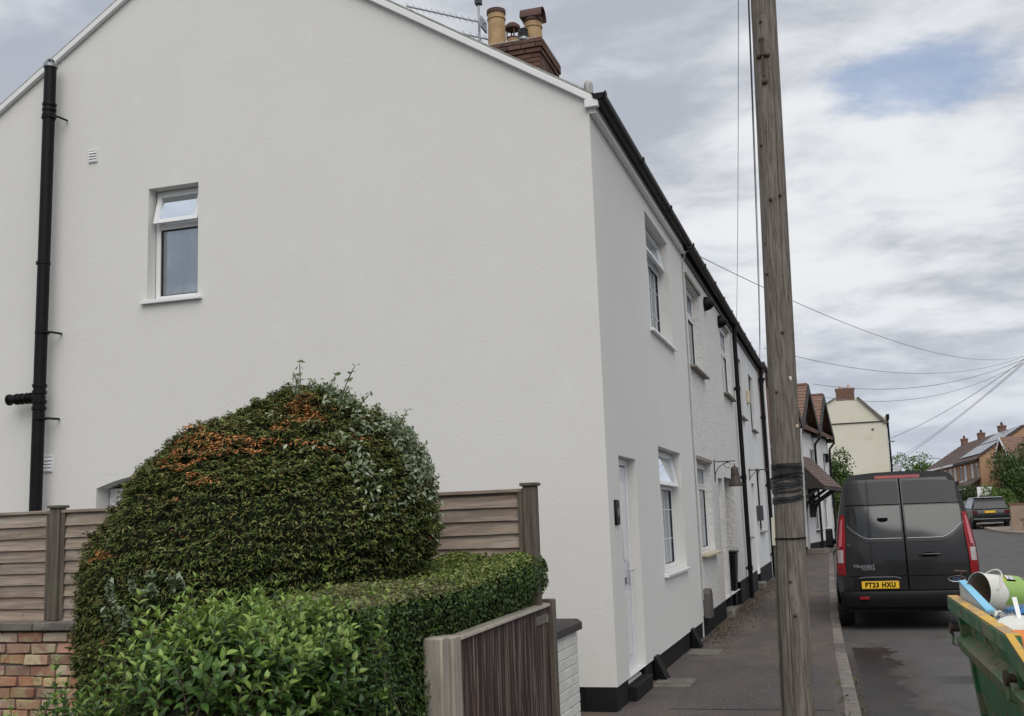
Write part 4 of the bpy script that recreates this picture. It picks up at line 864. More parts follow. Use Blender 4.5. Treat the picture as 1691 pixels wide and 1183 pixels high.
C = pick([(.08, .125, .027), (.145, .185, .042), (.030, .048, .013), (.26, .285, .09), (.25, .215, .09)], len(P), [.3, .28, .2, .15, .07])
top = np.clip((P[:, 2] - 1.3) / 1.2, 0, 1) * .5 + np.clip((-3.6 - P[:, 0]), 0, 1) * .55       # lit top and left side painted in as lighter olive brown
br = pick([(.21, .18, .06), (.18, .125, .05), (.15, .16, .05)], len(P)); m_ = RNG.random(len(P)) < top * .65; C[m_] = br[m_]
Ps = P * np.array([1, 1, 2.6]); pn = vnoise(Ps, 11, 21) + .7 * vnoise(Ps, 27, 22)
def zn(x, z, rx, rz_, k): return k * np.exp(-(((P[:, 0] - x) / rx) ** 2 + ((P[:, 2] - z) / rz_) ** 2))
zone = zn(-3.0, 2.40, .12, .07, 2.6) + zn(-2.97, 2.27, .10, .07, 2.3) + zn(-3.62, 2.08, .20, .10, 1.9) + zn(-3.42, 2.16, .18, .05, 1.0) + zn(-3.45, 1.95, .12, .06, 1.4) + zn(-3.75, 2.30, .30, .08, .9) + zn(-3.30, 2.10, .22, .07, 1.5) + zn(-4.35, 1.98, .14, .16, 1.6) + zn(-3.05, 2.14, .35, .10, .9) + zn(-4.58, 1.6, .1, .2, .8)
orm = (pn + zone * 1.45 > 1.95) & (RNG.random(len(P)) < .58) & (P[:, 1] < 6.2)
C[orm] = pick([(.78, .34, .13), (.58, .24, .09), (.32, .16, .07)], int(orm.sum()))
N2 = N * .55 + np.array([0, 0, .62]); leaf_cloud('foliage', P, N2, .029, .0085, C, M['yew'], YEW, .42, 0, tang=N * .9 + np.array([0, 0, -.05]))
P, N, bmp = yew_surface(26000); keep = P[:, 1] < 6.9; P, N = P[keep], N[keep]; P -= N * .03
leaf_cloud('inner_shade_foliage', P, N, .05, .02, pick([(.02, .03, .010), (.03, .036, .012)], len(P)), M['yew'], YEW, .6)  # back layer of leaves coloured dark to paint in the shaded gaps
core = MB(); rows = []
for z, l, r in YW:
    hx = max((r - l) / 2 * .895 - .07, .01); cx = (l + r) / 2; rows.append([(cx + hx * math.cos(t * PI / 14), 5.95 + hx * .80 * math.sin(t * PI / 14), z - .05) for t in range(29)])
core.grid(rows); core.build('inner_shade_mass', M['core'], YEW)
q = MB(); q.tube([(-3.5, 5.95, -.1), (-3.5, 5.95, 1.2)], [.14, .08], 10); q.build('trunk', M['bark'], YEW)
# silvery privet growing through its right shoulder, with long shoots
CL = thing('silver_privet', 'silvery leaved privet shoots growing through the right shoulder of the yew dome', 'shrub')
n = 5200; P, N, b_ = yew_surface(30000); wgt = np.exp(-(((P[:, 0] + 2.45) / .22) ** 2 + ((P[:, 2] - 2.10) / .30) ** 2)); wgt += .5 * np.exp(-(((P[:, 0] + 2.85) / .18) ** 2 + ((P[:, 2] - 2.42) / .1) ** 2))
wgt *= (vnoise(P, 9, 31) > -.5) * (P[:, 1] < 6.3); k = RNG.random(len(P)) < wgt * 1.2; P, N = P[k], N[k]; P += N * RNG.uniform(-.01, .05, (len(P), 1))
leaf_cloud('foliage', P, N, .034, .017, pick([(.30, .35, .22), (.2, .26, .14), (.42, .46, .33), (.12, .17, .08)], len(P)), M['leaf'], CL, .7, .4)
sh = MB(); LP = []; LN = []
def shoot(x, y, z, h, lean):
    pts = []
    for i in range(8):
        t = i / 7; pts.append((x + lean[0] * t * t, y + lean[1] * t, z + h * t))
        if i > 1:
            for s_ in (-1, 1): LP.append((pts[-1][0] + s_ * .012, pts[-1][1] + random.uniform(-.01, .01), pts[-1][2])); LN.append((s_ * .4, -.5, .6))
    sh.tube(pts, [.0035] * 7 + [.0015], 4)
for (x, z, h, lx) in ((-3.02, 2.42, .26, -.01), (-3.05, 2.42, .17, .02), (-2.99, 2.44, .14, .01), (-2.84, 2.36, .22, .08), (-2.72, 2.32, .30, .10), (-2.78, 2.34, .16, .05), (-2.62, 2.28, .16, .1), (-2.46, 2.14, .22, .08), (-2.42, 2.1, .14, .09), (-2.5, 2.2, .12, .05), (-2.36, 2.0, .12, .08), (-2.3, 1.9, .1, .07)):
    shoot(x, 5.75 + random.uniform(-.2, .1), z - .04, h, (lx, random.uniform(-.04, .02)))
for k in range(13):                            # low silvery shoots on the near left face
    a = random.uniform(-1.95, -1.30); z = random.uniform(1.12, 1.36); hx = 1.07; x = -3.55 + hx * math.cos(a); yv = 5.95 + hx * .80 * math.sin(a) - .02
    if x > -2.8: continue
    shoot(x, yv, z, random.uniform(.08, .16), (random.uniform(-.04, .04), -.05))
sh.build('shoot', M['stem'], CL)['kind'] = 'stuff'; leaf_cloud('shoot_leaf', LP, LN, .042, .020, pick([(.16, .22, .11), (.28, .33, .22), (.11, .16, .07)], len(LP)), M['leaf'], CL, .5, .8)['kind'] = 'stuff'

# --- box clipped privet hedge behind the boundary fence
HG = thing('privet_hedge', 'low box clipped privet hedge with pale flat top between boundary fence and yew', 'hedge')
def hedge_top(yv): return np.interp(yv, [4.6, 5.6, 6.6, 7.2], [1.335, 1.35, 1.40, 1.455])
def hedge_pts(n, inset=0):
    P = []; N = []; x0, x1, y0, y1 = -2.80 + inset, -2.085 - inset, 4.55 + inset, 7.50 - inset
    rc = .16
    # sides
    m = int(n * .62); z = RNG.uniform(.35, 1.45, m); u = RNG.random(m) * ((y1 - y0) * 2 + (x1 - x0) * 2); 
    per = [(y1 - y0), (x1 - x0), (y1 - y0), (x1 - x0)]
    X = np.zeros(m); Y = np.zeros(m); NX = np.zeros(m); NY = np.zeros(m)
    a = u < per[0]; X[a] = x1; Y[a] = y0 + u[a]; NX[a] = 1
    b = (~a) & (u < per[0] + per[1]); X[b] = x1 - (u[b] - per[0]); Y[b] = y1; NY[b] = 1
    c = (~a) & (~b) & (u < per[0] + per[1] + per[2]); X[c] = x0; Y[c] = y1 - (u[c] - per[0] - per[1]); NX[c] = -1
    d = ~(a | b | c); X[d] = x0 + (u[d] - per[0] * 2 - per[1]); Y[d] = y0; NY[d] = -1
    ok = z < hedge_top(Y) - inset; P.append(np.stack([X, Y, z], 1)[ok]); N.append(np.stack([NX, NY, np.zeros(m)], 1)[ok])
    m = n - m; X = RNG.uniform(x0, x1, m); Y = RNG.uniform(y0, y1, m); P.append(np.stack([X, Y, hedge_top(Y) - inset], 1)); N.append(np.tile((0, 0, 1.), (m, 1)))
    P = np.concatenate(P); N = np.concatenate(N)
    # round the edges
    cx, cy, cz = np.clip(P[:, 0], x0 + rc, x1 - rc), np.clip(P[:, 1], y0 + rc * 1.6, y1 - rc * 1.6), np.minimum(P[:, 2], hedge_top(P[:, 1]) - inset - rc * .7)
    D = P - np.stack([cx, cy, cz], 1); D[:, 1] /= 1.6; D[:, 2] /= .7; L_ = np.linalg.norm(D, axis=1)[:, None] + 1e-9; D2 = D / L_; P2 = np.stack([cx, cy, cz], 1) + D2 * rc * np.array([1, 1.6, .7])
    P2[:, 0] += np.where(P2[:, 0] > -2.4, .075 * np.clip((P2[:, 2] - 1.09) / .14, 0, 1) * np.clip((P2[:, 1] - 5.1) / .5, 0, 1), 0)
    bump = vnoise(P2, 6, 41) * .010 + vnoise(P2, 26, 42) * .006; P2 += D2 * bump[:, None]
    return P2, D2
P, N = hedge_pts(60000); k = (P[:, 2] > .5); P, N = P[k], N[k]; P += N * RNG.uniform(-.026, .006, (len(P), 1))
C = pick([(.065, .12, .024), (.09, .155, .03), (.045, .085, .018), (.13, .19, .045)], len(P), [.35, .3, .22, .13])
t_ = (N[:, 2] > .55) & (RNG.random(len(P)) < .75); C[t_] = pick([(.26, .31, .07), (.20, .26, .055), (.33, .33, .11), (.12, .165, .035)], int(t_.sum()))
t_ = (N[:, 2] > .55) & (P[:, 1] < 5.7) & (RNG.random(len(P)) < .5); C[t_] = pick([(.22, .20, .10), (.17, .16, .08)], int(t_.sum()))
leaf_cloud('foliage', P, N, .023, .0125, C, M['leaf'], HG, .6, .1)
P, N = hedge_pts(26000, .03); leaf_cloud('inner_shade_foliage', P, N, .035, .022, pick([(.03, .05, .012), (.02, .035, .01)], len(P)), M['yew'], HG, .5)  # leaves under the surface darkened in colour, as the hedge's inner shade
q = MB(); q.box(-2.72, -2.17, 4.65, 7.32, .3, 1.28); q.build('inner_shade_mass', M['core'], HG, bevel=.09)
q = MB()
for i in range(7): q.tube([(-2.4, 4.8 + i * .4, -.1), (-2.4 + random.uniform(-.1, .1), 4.8 + i * .4, .5)], .02, 6)
q.build('stem', M['bark'], HG)

# --- foreground shrub with big glossy leaves
BS = thing('bright_green_shrub', 'bright green glossy leaved shrub in the foreground below the yew dome', 'shrub')
def leaf_var(L, Wd, col, curl, col2):
    n = 5; vs = []; fs = []; cs = []
    for i in range(n + 1):
        t = i / n; w = Wd * .5 * (math.sin(PI * min(t * 1.02, 1) ** .85) ** .8 if 0 < t < 1 else 0.02)
        z = -curl * t * t * L; y = L * t
        vs += [(-w, y, z + w * .35), (0, y, z), (w, y, z + w * .35)]; cs += [col, col2, col]
    for i in range(n):
        a = i * 3; fs += [(a, a + 1, a + 4, a + 3), (a + 1, a + 2, a + 5, a + 4)]
    return np.array(vs), fs, np.array(cs)
LVS = []
for k, (col, c2) in enumerate([((.16, .27, .045), (.21, .33, .08)), ((.24, .36, .06), (.30, .42, .10)), ((.085, .18, .03), (.12, .23, .05)), ((.06, .13, .026), (.09, .17, .045)), ((.11, .20, .07), (.15, .25, .10)), ((.30, .42, .08), (.36, .48, .12))]):
    LVS.append(leaf_var(1.0, .44 + .05 * (k % 3), col, .12 + .1 * (k % 3), c2))
def spine(t): return (-2.42 + .04 * t, 3.66 + .84 * t)
leaves = []; stems = MB()
rb = random.Random(12)
def shoot2(base, tip, nn, size, tipset):
    b = Vector(base); e = Vector(tip); d = (e - b); ln = d.length; side = d.cross(Vector((rb.uniform(-1, 1), rb.uniform(-1, 1), 0))).normalized(); ax = d.normalized()
    pts = [b + d * t + Vector((0, 0, -.0)) + side * .03 * math.sin(t * 2.2) for t in (0, .25, .5, .75, 1)]
    stems.tube(pts, [.004, .0035, .003, .002, .0012], 5, cap=False)
    for i in range(nn):
        t = .12 + .88 * (i + 1) / nn; p = b + d * t + side * .03 * math.sin(t * 2.2); ang = i * 1.57 + rb.uniform(-.3, .3)
        for s_ in (0, PI):
            q_ = side * math.cos(ang + s_) + ax.cross(side) * math.sin(ang + s_)
            k = 1 - t * .45; dr = (q_ * (1.0 * k + .25) + ax * (.35 + .75 * t)).normalized()
            sz = size * (1.05 - .38 * t ** 3) * rb.uniform(.8, 1.15); var = rb.choice([1, 5, 1, 0]) if (t > .72 and tipset) else rb.choice([0, 2, 2, 3, 3, 4])
            leaves.append((p, dr, ax, sz, var))
for i in range(430):
    t = rb.random(); cx, cy = spine(t); a = rb.uniform(0, 2 * PI); rr_ = .37 * math.sqrt(rb.random()); x, yv = cx + rr_ * math.cos(a), cy + rr_ * math.sin(a) * .9
    h = 1.365 + .03 * math.sin(t * 9) - .22 * (rr_ / .42) ** 3 * 1.0 - (.10 * max(0, (t - .80) / .2)) - (.06 * max(0, (.18 - t) / .18)) + rb.uniform(-.12, .04)
    L = rb.uniform(.22, .38); lean = Vector(((x - cx) * .55 + rb.uniform(-.06, .06), (yv - cy) * .55 + rb.uniform(-.06, .06), L))
    tip = Vector((x, yv, h)); shoot2(tip - lean, tip, rb.randint(6, 9), rb.uniform(.045, .063), True)
for i in range(260):                           # lower and side growth
    t = rb.random(); cx, cy = spine(t); a = rb.uniform(-2.9, .6); rr_ = .36 * rb.uniform(.75, 1.05); x, yv = cx + rr_ * math.cos(a), cy + rr_ * math.sin(a)
    h = rb.uniform(.75, 1.22); out = Vector((math.cos(a) * .16, math.sin(a) * .16, .16)); tip = Vector((x, yv, h)); shoot2(tip - out, tip, rb.randint(4, 6), rb.uniform(.052, .07), rb.random() < .3)
for (x, yv, h) in ((-2.97, 3.6, 1.18), (-3.0, 3.62, 1.08), (-3.2, 3.6, 1.03), (-2.86, 3.45, 1.06), (-3.1, 3.5, .95), (-2.82, 3.62, 1.20), (-2.75, 3.5, 1.14), (-2.60, 3.45, 1.05), (-2.02, 4.52, 1.28), (-1.98, 4.45, 1.16), (-2.04, 4.58, 1.36), (-2.6, 4.0, 1.47), (-2.3, 4.5, 1.46), (-2.1, 4.6, 1.38), (-2.75, 3.75, 1.42), (-2.35, 4.2, 1.45)):
    tip = Vector((x, yv, h)); shoot2(tip - Vector((rb.uniform(-.08, .08), -.02, .30)), tip, 8, .05, True)
for i in range(110):                            # straggling base growth on the left
    x = rb.uniform(-3.12, -2.6); yv = rb.uniform(3.35, 3.75); h = rb.uniform(.86, 1.13) - .35 * max(0, -2.80 - x); tip = Vector((x, yv, h)); shoot2(tip - Vector((rb.uniform(-.08, .08), .0, .25)), tip, 7, .048, rb.random() < .5)
camp = Vector((0, 0, 1.65))
order = sorted(range(len(leaves)), key=lambda i: (leaves[i][0] - camp).length - 1.6 * leaves[i][0].z)
single = set(order[:298]); lmesh = []
for k, (v_, f_, c_) in enumerate(LVS):
    me = bpy.data.meshes.new('leaf'); me.from_pydata([tuple(a) for a in v_], [], f_); me.update(); me.materials.append(M['leaf'])
    me.polygons.foreach_set('use_smooth', [True] * len(me.polygons))
    a = me.color_attributes.new('Col', 'FLOAT_COLOR', 'POINT'); cc = np.ones((len(v_), 4)); cc[:, :3] = c_; a.data.foreach_set('color', cc.ravel()); lmesh.append(me)
VV = []; FF = []; CC = []; off = 0
for i, (p, dr, ax, sz, var) in enumerate(leaves):
    nrm = (ax - dr * ax.dot(dr)); nrm = nrm.normalized() if nrm.length > .05 else Vector((0, 0, 1))
    nrm = (nrm + Vector((rb.uniform(-.3, .3), rb.uniform(-.3, .3), rb.uniform(0, .5)))); nrm = (nrm - dr * nrm.dot(dr)).normalized(); xx = dr.cross(nrm)
    if i in single:
        o = link('leaf', lmesh[var], BS); o.matrix_basis = Matrix(((xx.x, dr.x, nrm.x, p.x), (xx.y, dr.y, nrm.y, p.y), (xx.z, dr.z, nrm.z, p.z), (0, 0, 0, 1))) @ Matrix.Scale(sz, 4)
    else:
        v_, f_, c_ = LVS[var]; A = np.array([xx, dr, nrm]); VV.append(v_ * sz @ A + np.array(p)); FF += [tuple(j + off for j in f) for f in f_]; CC.append(c_ * rb.uniform(.8, 1.2)); off += len(v_)
me = bpy.data.meshes.new('foliage'); me.from_pydata(np.concatenate(VV).tolist(), [], FF); me.update(); me.materials.append(M['leaf']); me.polygons.foreach_set('use_smooth', [True] * len(me.polygons))
a = me.color_attributes.new('Col', 'FLOAT_COLOR', 'POINT'); cc = np.ones((off, 4)); cc[:, :3] = np.concatenate(CC); a.data.foreach_set('color', cc.ravel())
o = link('foliage', me, BS); o['kind'] = 'stuff'
stems.build('stem', M['stem'], BS)
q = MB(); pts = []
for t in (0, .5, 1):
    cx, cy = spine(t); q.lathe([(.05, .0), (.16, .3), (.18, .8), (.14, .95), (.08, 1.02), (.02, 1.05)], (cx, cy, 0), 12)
q.build('inner_shade_mass', M['core'], BS)

# ------------------------------------------------------------------ brick garden wall, coping and lapped fence
GW = thing('garden_wall', 'weathered red brick garden wall under the brown fence at lower left', 'wall')
WY = 7.10
q = MB(); q.box(-8.4, -2.06, WY + .022, WY + .21, -.1, .955); q.build('mortar_core', M['mortar'], GW)
bm_ = []
for k in range(5):
    r = random.Random(k); m = MB(); j = lambda: r.uniform(-.006, .006)
    L2, h2 = .1115, .0355; m.hexa([(-L2 + j(), -.0 + j(), -h2 + j()), (L2 + j(), j(), -h2 + j()), (L2, .10, -h2), (-L2, .10, -h2), (-L2 + j(), j(), h2 + j()), (L2 + j(), j(), h2 + j()), (L2, .10, h2), (-L2, .10, h2)])
    bm_.append(m.mesh('brick', M['brick']))
for r_ in range(11):
    z = .955 - .042 - r_ * .0835
    xs = -7.55 + (.5 * .2365 if r_ % 2 else 0) + (.06 if r_ % 3 == 2 else 0); 
    while xs < -2.2:
        link('brick', random.choice(bm_), GW, .005, loc=(xs + random.uniform(-.003, .003), WY + random.uniform(-.012, .009), z + random.uniform(-.004, .004)), rot=(random.uniform(-.03, .03), random.uniform(-.018, .018), random.uniform(-.03, .03))); xs += .2365
for i in range(11):
    m = MB(); a = -8.4 + i * .58; m.box(a, a + .572, WY - .045, WY + .25, .965, 1.028)
    if a + .572 < -2.0: m.build('coping_stone', M['coping'], GW, bevel=.008)
FN = thing('lapped_fence', 'brown horizontal lapped board fence on the garden wall behind the yew', 'fence')
FY = 7.19
posts = [-7.93, -5.98, -4.03, -2.08]
for x in posts:
    m = MB(); m.box(x - .045, x + .045, FY - .045, FY + .045, 1.03, 1.90); p_ = m.build('post', M['woodv'], FN, bevel=.006)
    m = MB(); m.box(x - .06, x + .06, FY - .06, FY + .06, 1.90, 1.922); m.build('post_cap', M['woodv'], p_, bevel=.004)
for a, b in zip(posts, posts[1:]):
    x0, x1 = a + .05, b - .05; 
    for x in (x0 + .018, x1 - .018, (x0 + x1) / 2 if a < -3 and a > -6.5 else x0 + .45):
        m = MB(); m.box(x - .018, x + .018, FY - .028, FY - .006, 1.04, 1.86); m.build('batten', M['woodv'], FN, bevel=.003)
    m = MB(); m.box(x0, x1, FY - .032, FY + .02, 1.86, 1.885); m.build('capping_rail', M['wood'], FN, bevel=.004)
    nz = 9; h = .82 / nz
    for i in range(nz):
        z = 1.04 + i * h; m = MB(); nx = 14; lo = []; hi = []
        ph = random.uniform(0, 6)
        for k in range(nx + 1):
            x = x0 + .002 + (x1 - x0 - .004) * k / nx; w = .0022 * math.sin(k * .7 + ph) + .0012 * math.sin(k * 2.1 + ph)
            lo.append((x, FY - .008 - .012, z - .008 + w)); hi.append((x, FY + .004, z + h + .006 + w))
        bk = [(p[0], p[1] + .008, p[2]) for p in lo]
        m.grid([bk, lo, hi]); m.build('slat', M['wood'], FN, smooth=False)
# ------------------------------------------------------------------ boundary board fence at the pavement
BF = thing('board_fence', 'peeling dark stained vertical board fence along the back of the pavement', 'fence')
bx = -2.04
def ftop(yv): return np.interp(yv, [5.5, 7.35], [1.045, 1.075])
yv = 5.50; k = 0
while yv < 7.33:
    w = random.uniform(.098, .125); w = min(w, 7.36 - yv); t = random.uniform(.0, .006)
    m = MB(); m.hexa([(bx - .02 - t, yv + .003, .02), (bx + t, yv + .003, .02), (bx + .012 - t, yv + w - .003, .02), (bx - .012, yv + w - .003, .02), (bx - .02 - t, yv + .003, ftop(yv) - t), (bx + t, yv + .003, ftop(yv) - t), (bx + .012 - t, yv + w - .003, ftop(yv + w)), (bx - .012, yv + w - .003, ftop(yv + w))])
    m.build('board', M['board'], BF, bevel=.003); yv += w
m = MB(); m.hexa([(bx - .05, 5.50, ftop(5.5)), (bx + .028, 5.50, ftop(5.5)), (bx + .028, 7.36, ftop(7.36)), (bx - .05, 7.36, ftop(7.36)), (bx - .045, 5.50, ftop(5.5) + .028), (bx + .022, 5.50, ftop(5.5) + .022), (bx + .022, 7.36, ftop(7.36) + .022), (bx - .045, 7.36, ftop(7.36) + .028)]); m.build('capping_rail', M['concpost'], BF, bevel=.006)
for i, z in enumerate((.3, .85)): m = MB(); m.box(bx - .07, bx - .025, 5.5, 7.36, z, z + .08); m.build('rail', M['woodv'], BF)
m = MB(); m.prism([(-2.115, 5.235), (-2.01, 5.235), (-2.01, 5.345), (-2.115, 5.345)], 0, 1.09); m.v = m.v; p_ = m.build('post', M['concpost'], BF, bevel=.010)
m = MB(); m.prism([(-2.11, 5.36), (-1.995, 5.36), (-1.995, 5.485), (-2.11, 5.485)], 0, 1.082); p2 = m.build('post', M['concpost'], BF, bevel=.010)
m = MB(); m.tube([(-2.03, 5.352, .2), (-2.025, 5.350, .6), (-2.02, 5.349, .95)], [.013, .011, .004], 6); m.build('split', M['crack'], p2)
m = MB(); m.box(-2.09, -2.00, 7.375, 7.455, 0, 1.12); m.build('post', M['woodv'], BF, bevel=.008)
# white painted stub wall
WW = thing('white_stub_wall', 'short white painted brick wall with dark coping between board fence and house corner', 'wall')
m = MB(); m.box(-2.25, -2.055, 7.49, 8.23, -.1, .83); m.build('mortar_core', M['whitebrick'], WW)
m = MB(); m.box(-2.27, -2.02, 7.50, 8.25, -.1, .12); m.build('plinth', M['plinth'], WW)  # black base block along the foot of the white bricks
for r_ in range(10):
    z = .80 - .0355 - r_ * .072; a = 7.475
    of = .11 if r_ % 2 else .22
    if z < .12: break
    while a < 8.22:
        b = min(a + of, 8.235); of = .22; m = MB(); m.box(-.006, .0, 0, b - a - .006, -.031, .031); m.build('brick', M['whitebrick'], WW, bevel=.003).location = (-2.05 + random.uniform(-.001, .003), a, z); a = b
m = MB(); m.prism([(-2.29, .83), (-2.015, .83), (-2.015, .885), (-2.05, .91), (-2.26, .91), (-2.29, .885)], 7.48, 8.26, 'y'); m.build('coping', M['copdark'], WW, bevel=.006)

# ------------------------------------------------------------------ utility pole
PO = thing('utility_pole', 'weathered grey brown wooden utility pole on the pavement edge beside the kerb', 'utility pole', (-.49, 9.0, 0))
q = MB(); rows = []; nz = 70; n = 144; lean = Vector((.0235, .0, 1))
rp = random.Random(3); cr_ = [(rp.uniform(0, 6.28), rp.uniform(.02, .05), rp.uniform(.008, .018)) for _ in range(11)]
def pr(z): return .122 - .0029 * z
for i in range(nz + 1):
    z = -.2 + 9.0 * i / nz; r0 = pr(z); row = []
    for k in range(n + 1):
        a = 2 * PI * k / n; r = r0 * (1 + .012 * math.sin(a * 3 + z * .4) + .008 * math.sin(a * 5 - z * .9))
        for (ca, cw, cd) in cr_:
            d = math.atan2(math.sin(a - ca - .04 * math.sin(z * 1.3 + ca * 5)), math.cos(a - ca - .04 * math.sin(z * 1.3 + ca * 5)))
            if abs(d) < .055: r -= cd * (1 - abs(d) / .055) * (.35 + .65 * max(0, math.sin(z * .9 + ca * 3)))
        row.append((.0235 * z + r * math.cos(a), r * math.sin(a), z))
    rows.append(row)
q.grid(rows); q.build('shaft', M['pole'], PO)
q = MB(); q.lathe([(.10, 8.78), (.10, 8.82), (.04, 8.9)], (.0235 * 8.8, 0, 0), 16); q.build('pole_cap', M['steel'], PO)
def ppt(ang, z, off=0): r = pr(z) + off; return (.0235 * z + r * math.cos(ang), r * math.sin(ang), z)
fa_ = -PI / 2 - .18
q = MB(); q.tube([ppt(fa_ - .03, 5.62, .014), ppt(fa_, 5.46, .014), ppt(fa_ + .03, 5.29, .014)], .011, 6); q.tube([ppt(fa_ - .30, 5.475, .004), ppt(fa_, 5.48, .02), ppt(fa_ + .30, 5.475, .004)], .013, 6)
for (da, z, r) in ((-.33, 5.475, .024), (.33, 5.475, .024), (.05, 5.24, .026), (-.05, 5.62, .022)): q.lathe([(r, -.01), (r, .012), (r * .5, .03)], ppt(fa_ + da, z, -.004), 10, (math.cos(fa_ + da), math.sin(fa_ + da), 0))
q.build('cable_hook', M['rust'], PO)
for (a, z) in ((fa_ + .4, 3.1), (fa_ - .2, 2.62), (fa_ + .1, 1.12), (fa_ - .55, 3.6), (fa_ + .3, .86), (fa_ - .05, 5.78), (fa_ + .05, 4.22), (fa_ + .75, 4.25), (fa_ - .5, 4.7)): q = MB(); q.lathe([(.013, -.004), (.013, .012), (.006, .02)], ppt(a, z), 8, (math.cos(a), math.sin(a), 0)); q.build('bolt', M['rust'], PO)
def ring(z0, th, tilt, phase, wob=.0, n=30, off=.003, w=None):
    vs = []; 
    rows = [[], [], [], []]
    for k in range(n + 1):
        a = 2 * PI * k / n; zc = z0 + tilt * math.sin(a + phase) + wob * math.sin(3 * a + phase * 2)
        for j, (dz, o_) in enumerate(((-th, -.002), (-th * .9, off + .006), (th * .9, off + .006), (th, -.002))): rows[j].append(ppt(a, zc + dz, o_))
    return rows
q = MB()
for (z, th, ti, ph) in ((2.03, .022, .010, .3), (2.005, .018, -.008, 1.1), (1.975, .022, .012, 2.0), (1.945, .02, .008, .2), (1.915, .020, .014, 3.0), (1.885, .016, .010, .9), (1.86, .012, .020, 1.3), (1.835, .010, .022, .6)):
    q.grid(ring(z, th, ti, ph, .003))
q.build('black_wrapping', M['tape'], PO)
q = MB(); q.grid(ring(1.775, .017, .020, .9, .004)); q.grid(ring(1.755, .013, .018, 1.2, .004)); q.build('black_wrapping', M['tape'], PO)
q = MB(); q.tube([ppt(2 * PI * k / 24, 1.455 + .006 * math.sin(2 * PI * k / 24), .004) for k in range(25)], .007, 6); q.tube([ppt(2 * PI * k / 24, 1.945 + .018 * math.sin(2 * PI * k / 24 + 2), .014) for k in range(25)], .004, 6); q.build('cable_tie', M['blackpl'], PO)
q = MB(); q.tube([ppt(-.15, 1.38, .010), ppt(-.15, 2.25, .010), ppt(-.12, 2.32, .012)], .010, 8); q.build('conduit', M['conduit'], PO, label='grey conduit on the street side of the pole')
ca_ = PI + .25
q = MB(); q.prism([(-.016, -.010), (.016, -.010), (.016, .012), (-.016, .012)], -.1, 1.44); q.v = [tuple(np.array(ppt(ca_, v[2], .008)) + np.array([v[0] * math.cos(ca_) * .6, v[1], 0])) for v in q.v]; q.build('conduit', M['woodv'], PO, bevel=.004, label='brown wooden capping low on the wall side of the pole')
q = MB(); q.tube([ppt(ca_, 1.40, .012), ppt(ca_, 1.62, .012)], .016, 8); q.build('conduit', M['conduit2'], PO, label='short cream sleeve on the wall side of the pole')
q = MB()
for (a, z, w, h) in ((-.55, 2.34, .02, .025), (-.3, 1.79, .012, .012), (-.35, 1.84, .01, .012)): 
    c_ = Vector(ppt(a, z, .004)); q.box(c_.x - w / 2, c_.x + w / 2, c_.y - .008, c_.y, c_.z - h / 2, c_.z + h / 2)
q.build('tag', M['sillcream'], PO)
q = MB(); c_ = Vector(ppt(-.95, 2.72, .003)); q._a([(c_.x - .012, c_.y - .004, c_.z + .02), (c_.x + .012, c_.y - .004, c_.z + .014), (c_.x + .004, c_.y - .004, c_.z - .02)], [(0, 1, 2)]); q.build('paper_scrap', M['upvc'], PO)

# ------------------------------------------------------------------ overhead wires
def wire(a, b, sag, r, m, label, n=24):
    a = Vector(a); b = Vector(b); pts = []
    for i in range(n + 1): t = i / n; p = a.lerp(b, t); p.z -= sag * 4 * t * (1 - t); pts.append(p)
    q = MB(); q.tube(pts, r, 5); o = q.build('overhead_wire', m); tag(o, label, 'wire', 'overhead wires')
HUB = (9.1, 55.0, 8.75)
pt = (-.49 + .0235 * 8.6, 9.0, 8.6)
wire((-1.93, 16.2, 5.62), HUB, .95, .0065, M['cableg'], 'wire running from the second cottage gutter across behind the pole to the right')
wire((pt[0] - .10, pt[1], pt[2]), (-1.93, 22.9, 5.72), .25, .0045, M['cableg'], 'thin wire dropping left of the pole to the gutter of the third cottage')
wire((pt[0] - .10, pt[1], pt[2]), (-2.0, 30.5, 6.0), .55, .0075, M['cable'], 'thicker wire hugging the left edge of the pole, right of the thin wire')
wire((pt[0] - .10, pt[1], pt[2]), (-2.0, 30.3, 5.95), 1.15, .0055, M['cableg'], 'slack wire beside the thicker one just left of the pole')
wire((-1.9, 31, 6.3), HUB, .9, .009, M['cableg'], 'wire sagging from the brick house behind the pole to the right frame edge')
wire((-1.0, 46, 6.9), (9.1, 55, 8.65), .8, .013, M['cableg'], 'upper of the wires leaving the tiled gablets towards the right')
wire((-.9, 49, 6.7), (9.1, 55, 8.6), 1.0, .011, M['cableg'], 'lower of the wires leaving the tiled gablets towards the right')
wire((2.9, 75, 6.2), (9.1, 55, 8.8), .35, .014, M['cableg'], 'wire fanning up right from the corner of the cream building')
wire((3.0, 82, 4.6), (9.1, 55, 8.7), .25, .013, M['cableg'], 'lowest wire fanning up right from behind the cream building')
wire((5.5, 110, 6.8), (9.1, 55, 8.78), .3, .014, M['cableg'], 'wire fanning up right above the far tree')
PO2 = thing('utility_pole', 'far wooden utility pole at the side turning where the wires meet', 'utility pole', (9.1, 55, gz(55)))
q = MB(); q.tube([(0, 0, -.1), (0, 0, 8.9)], [.15, .1], 12); q.build('shaft', M['pole'], PO2)

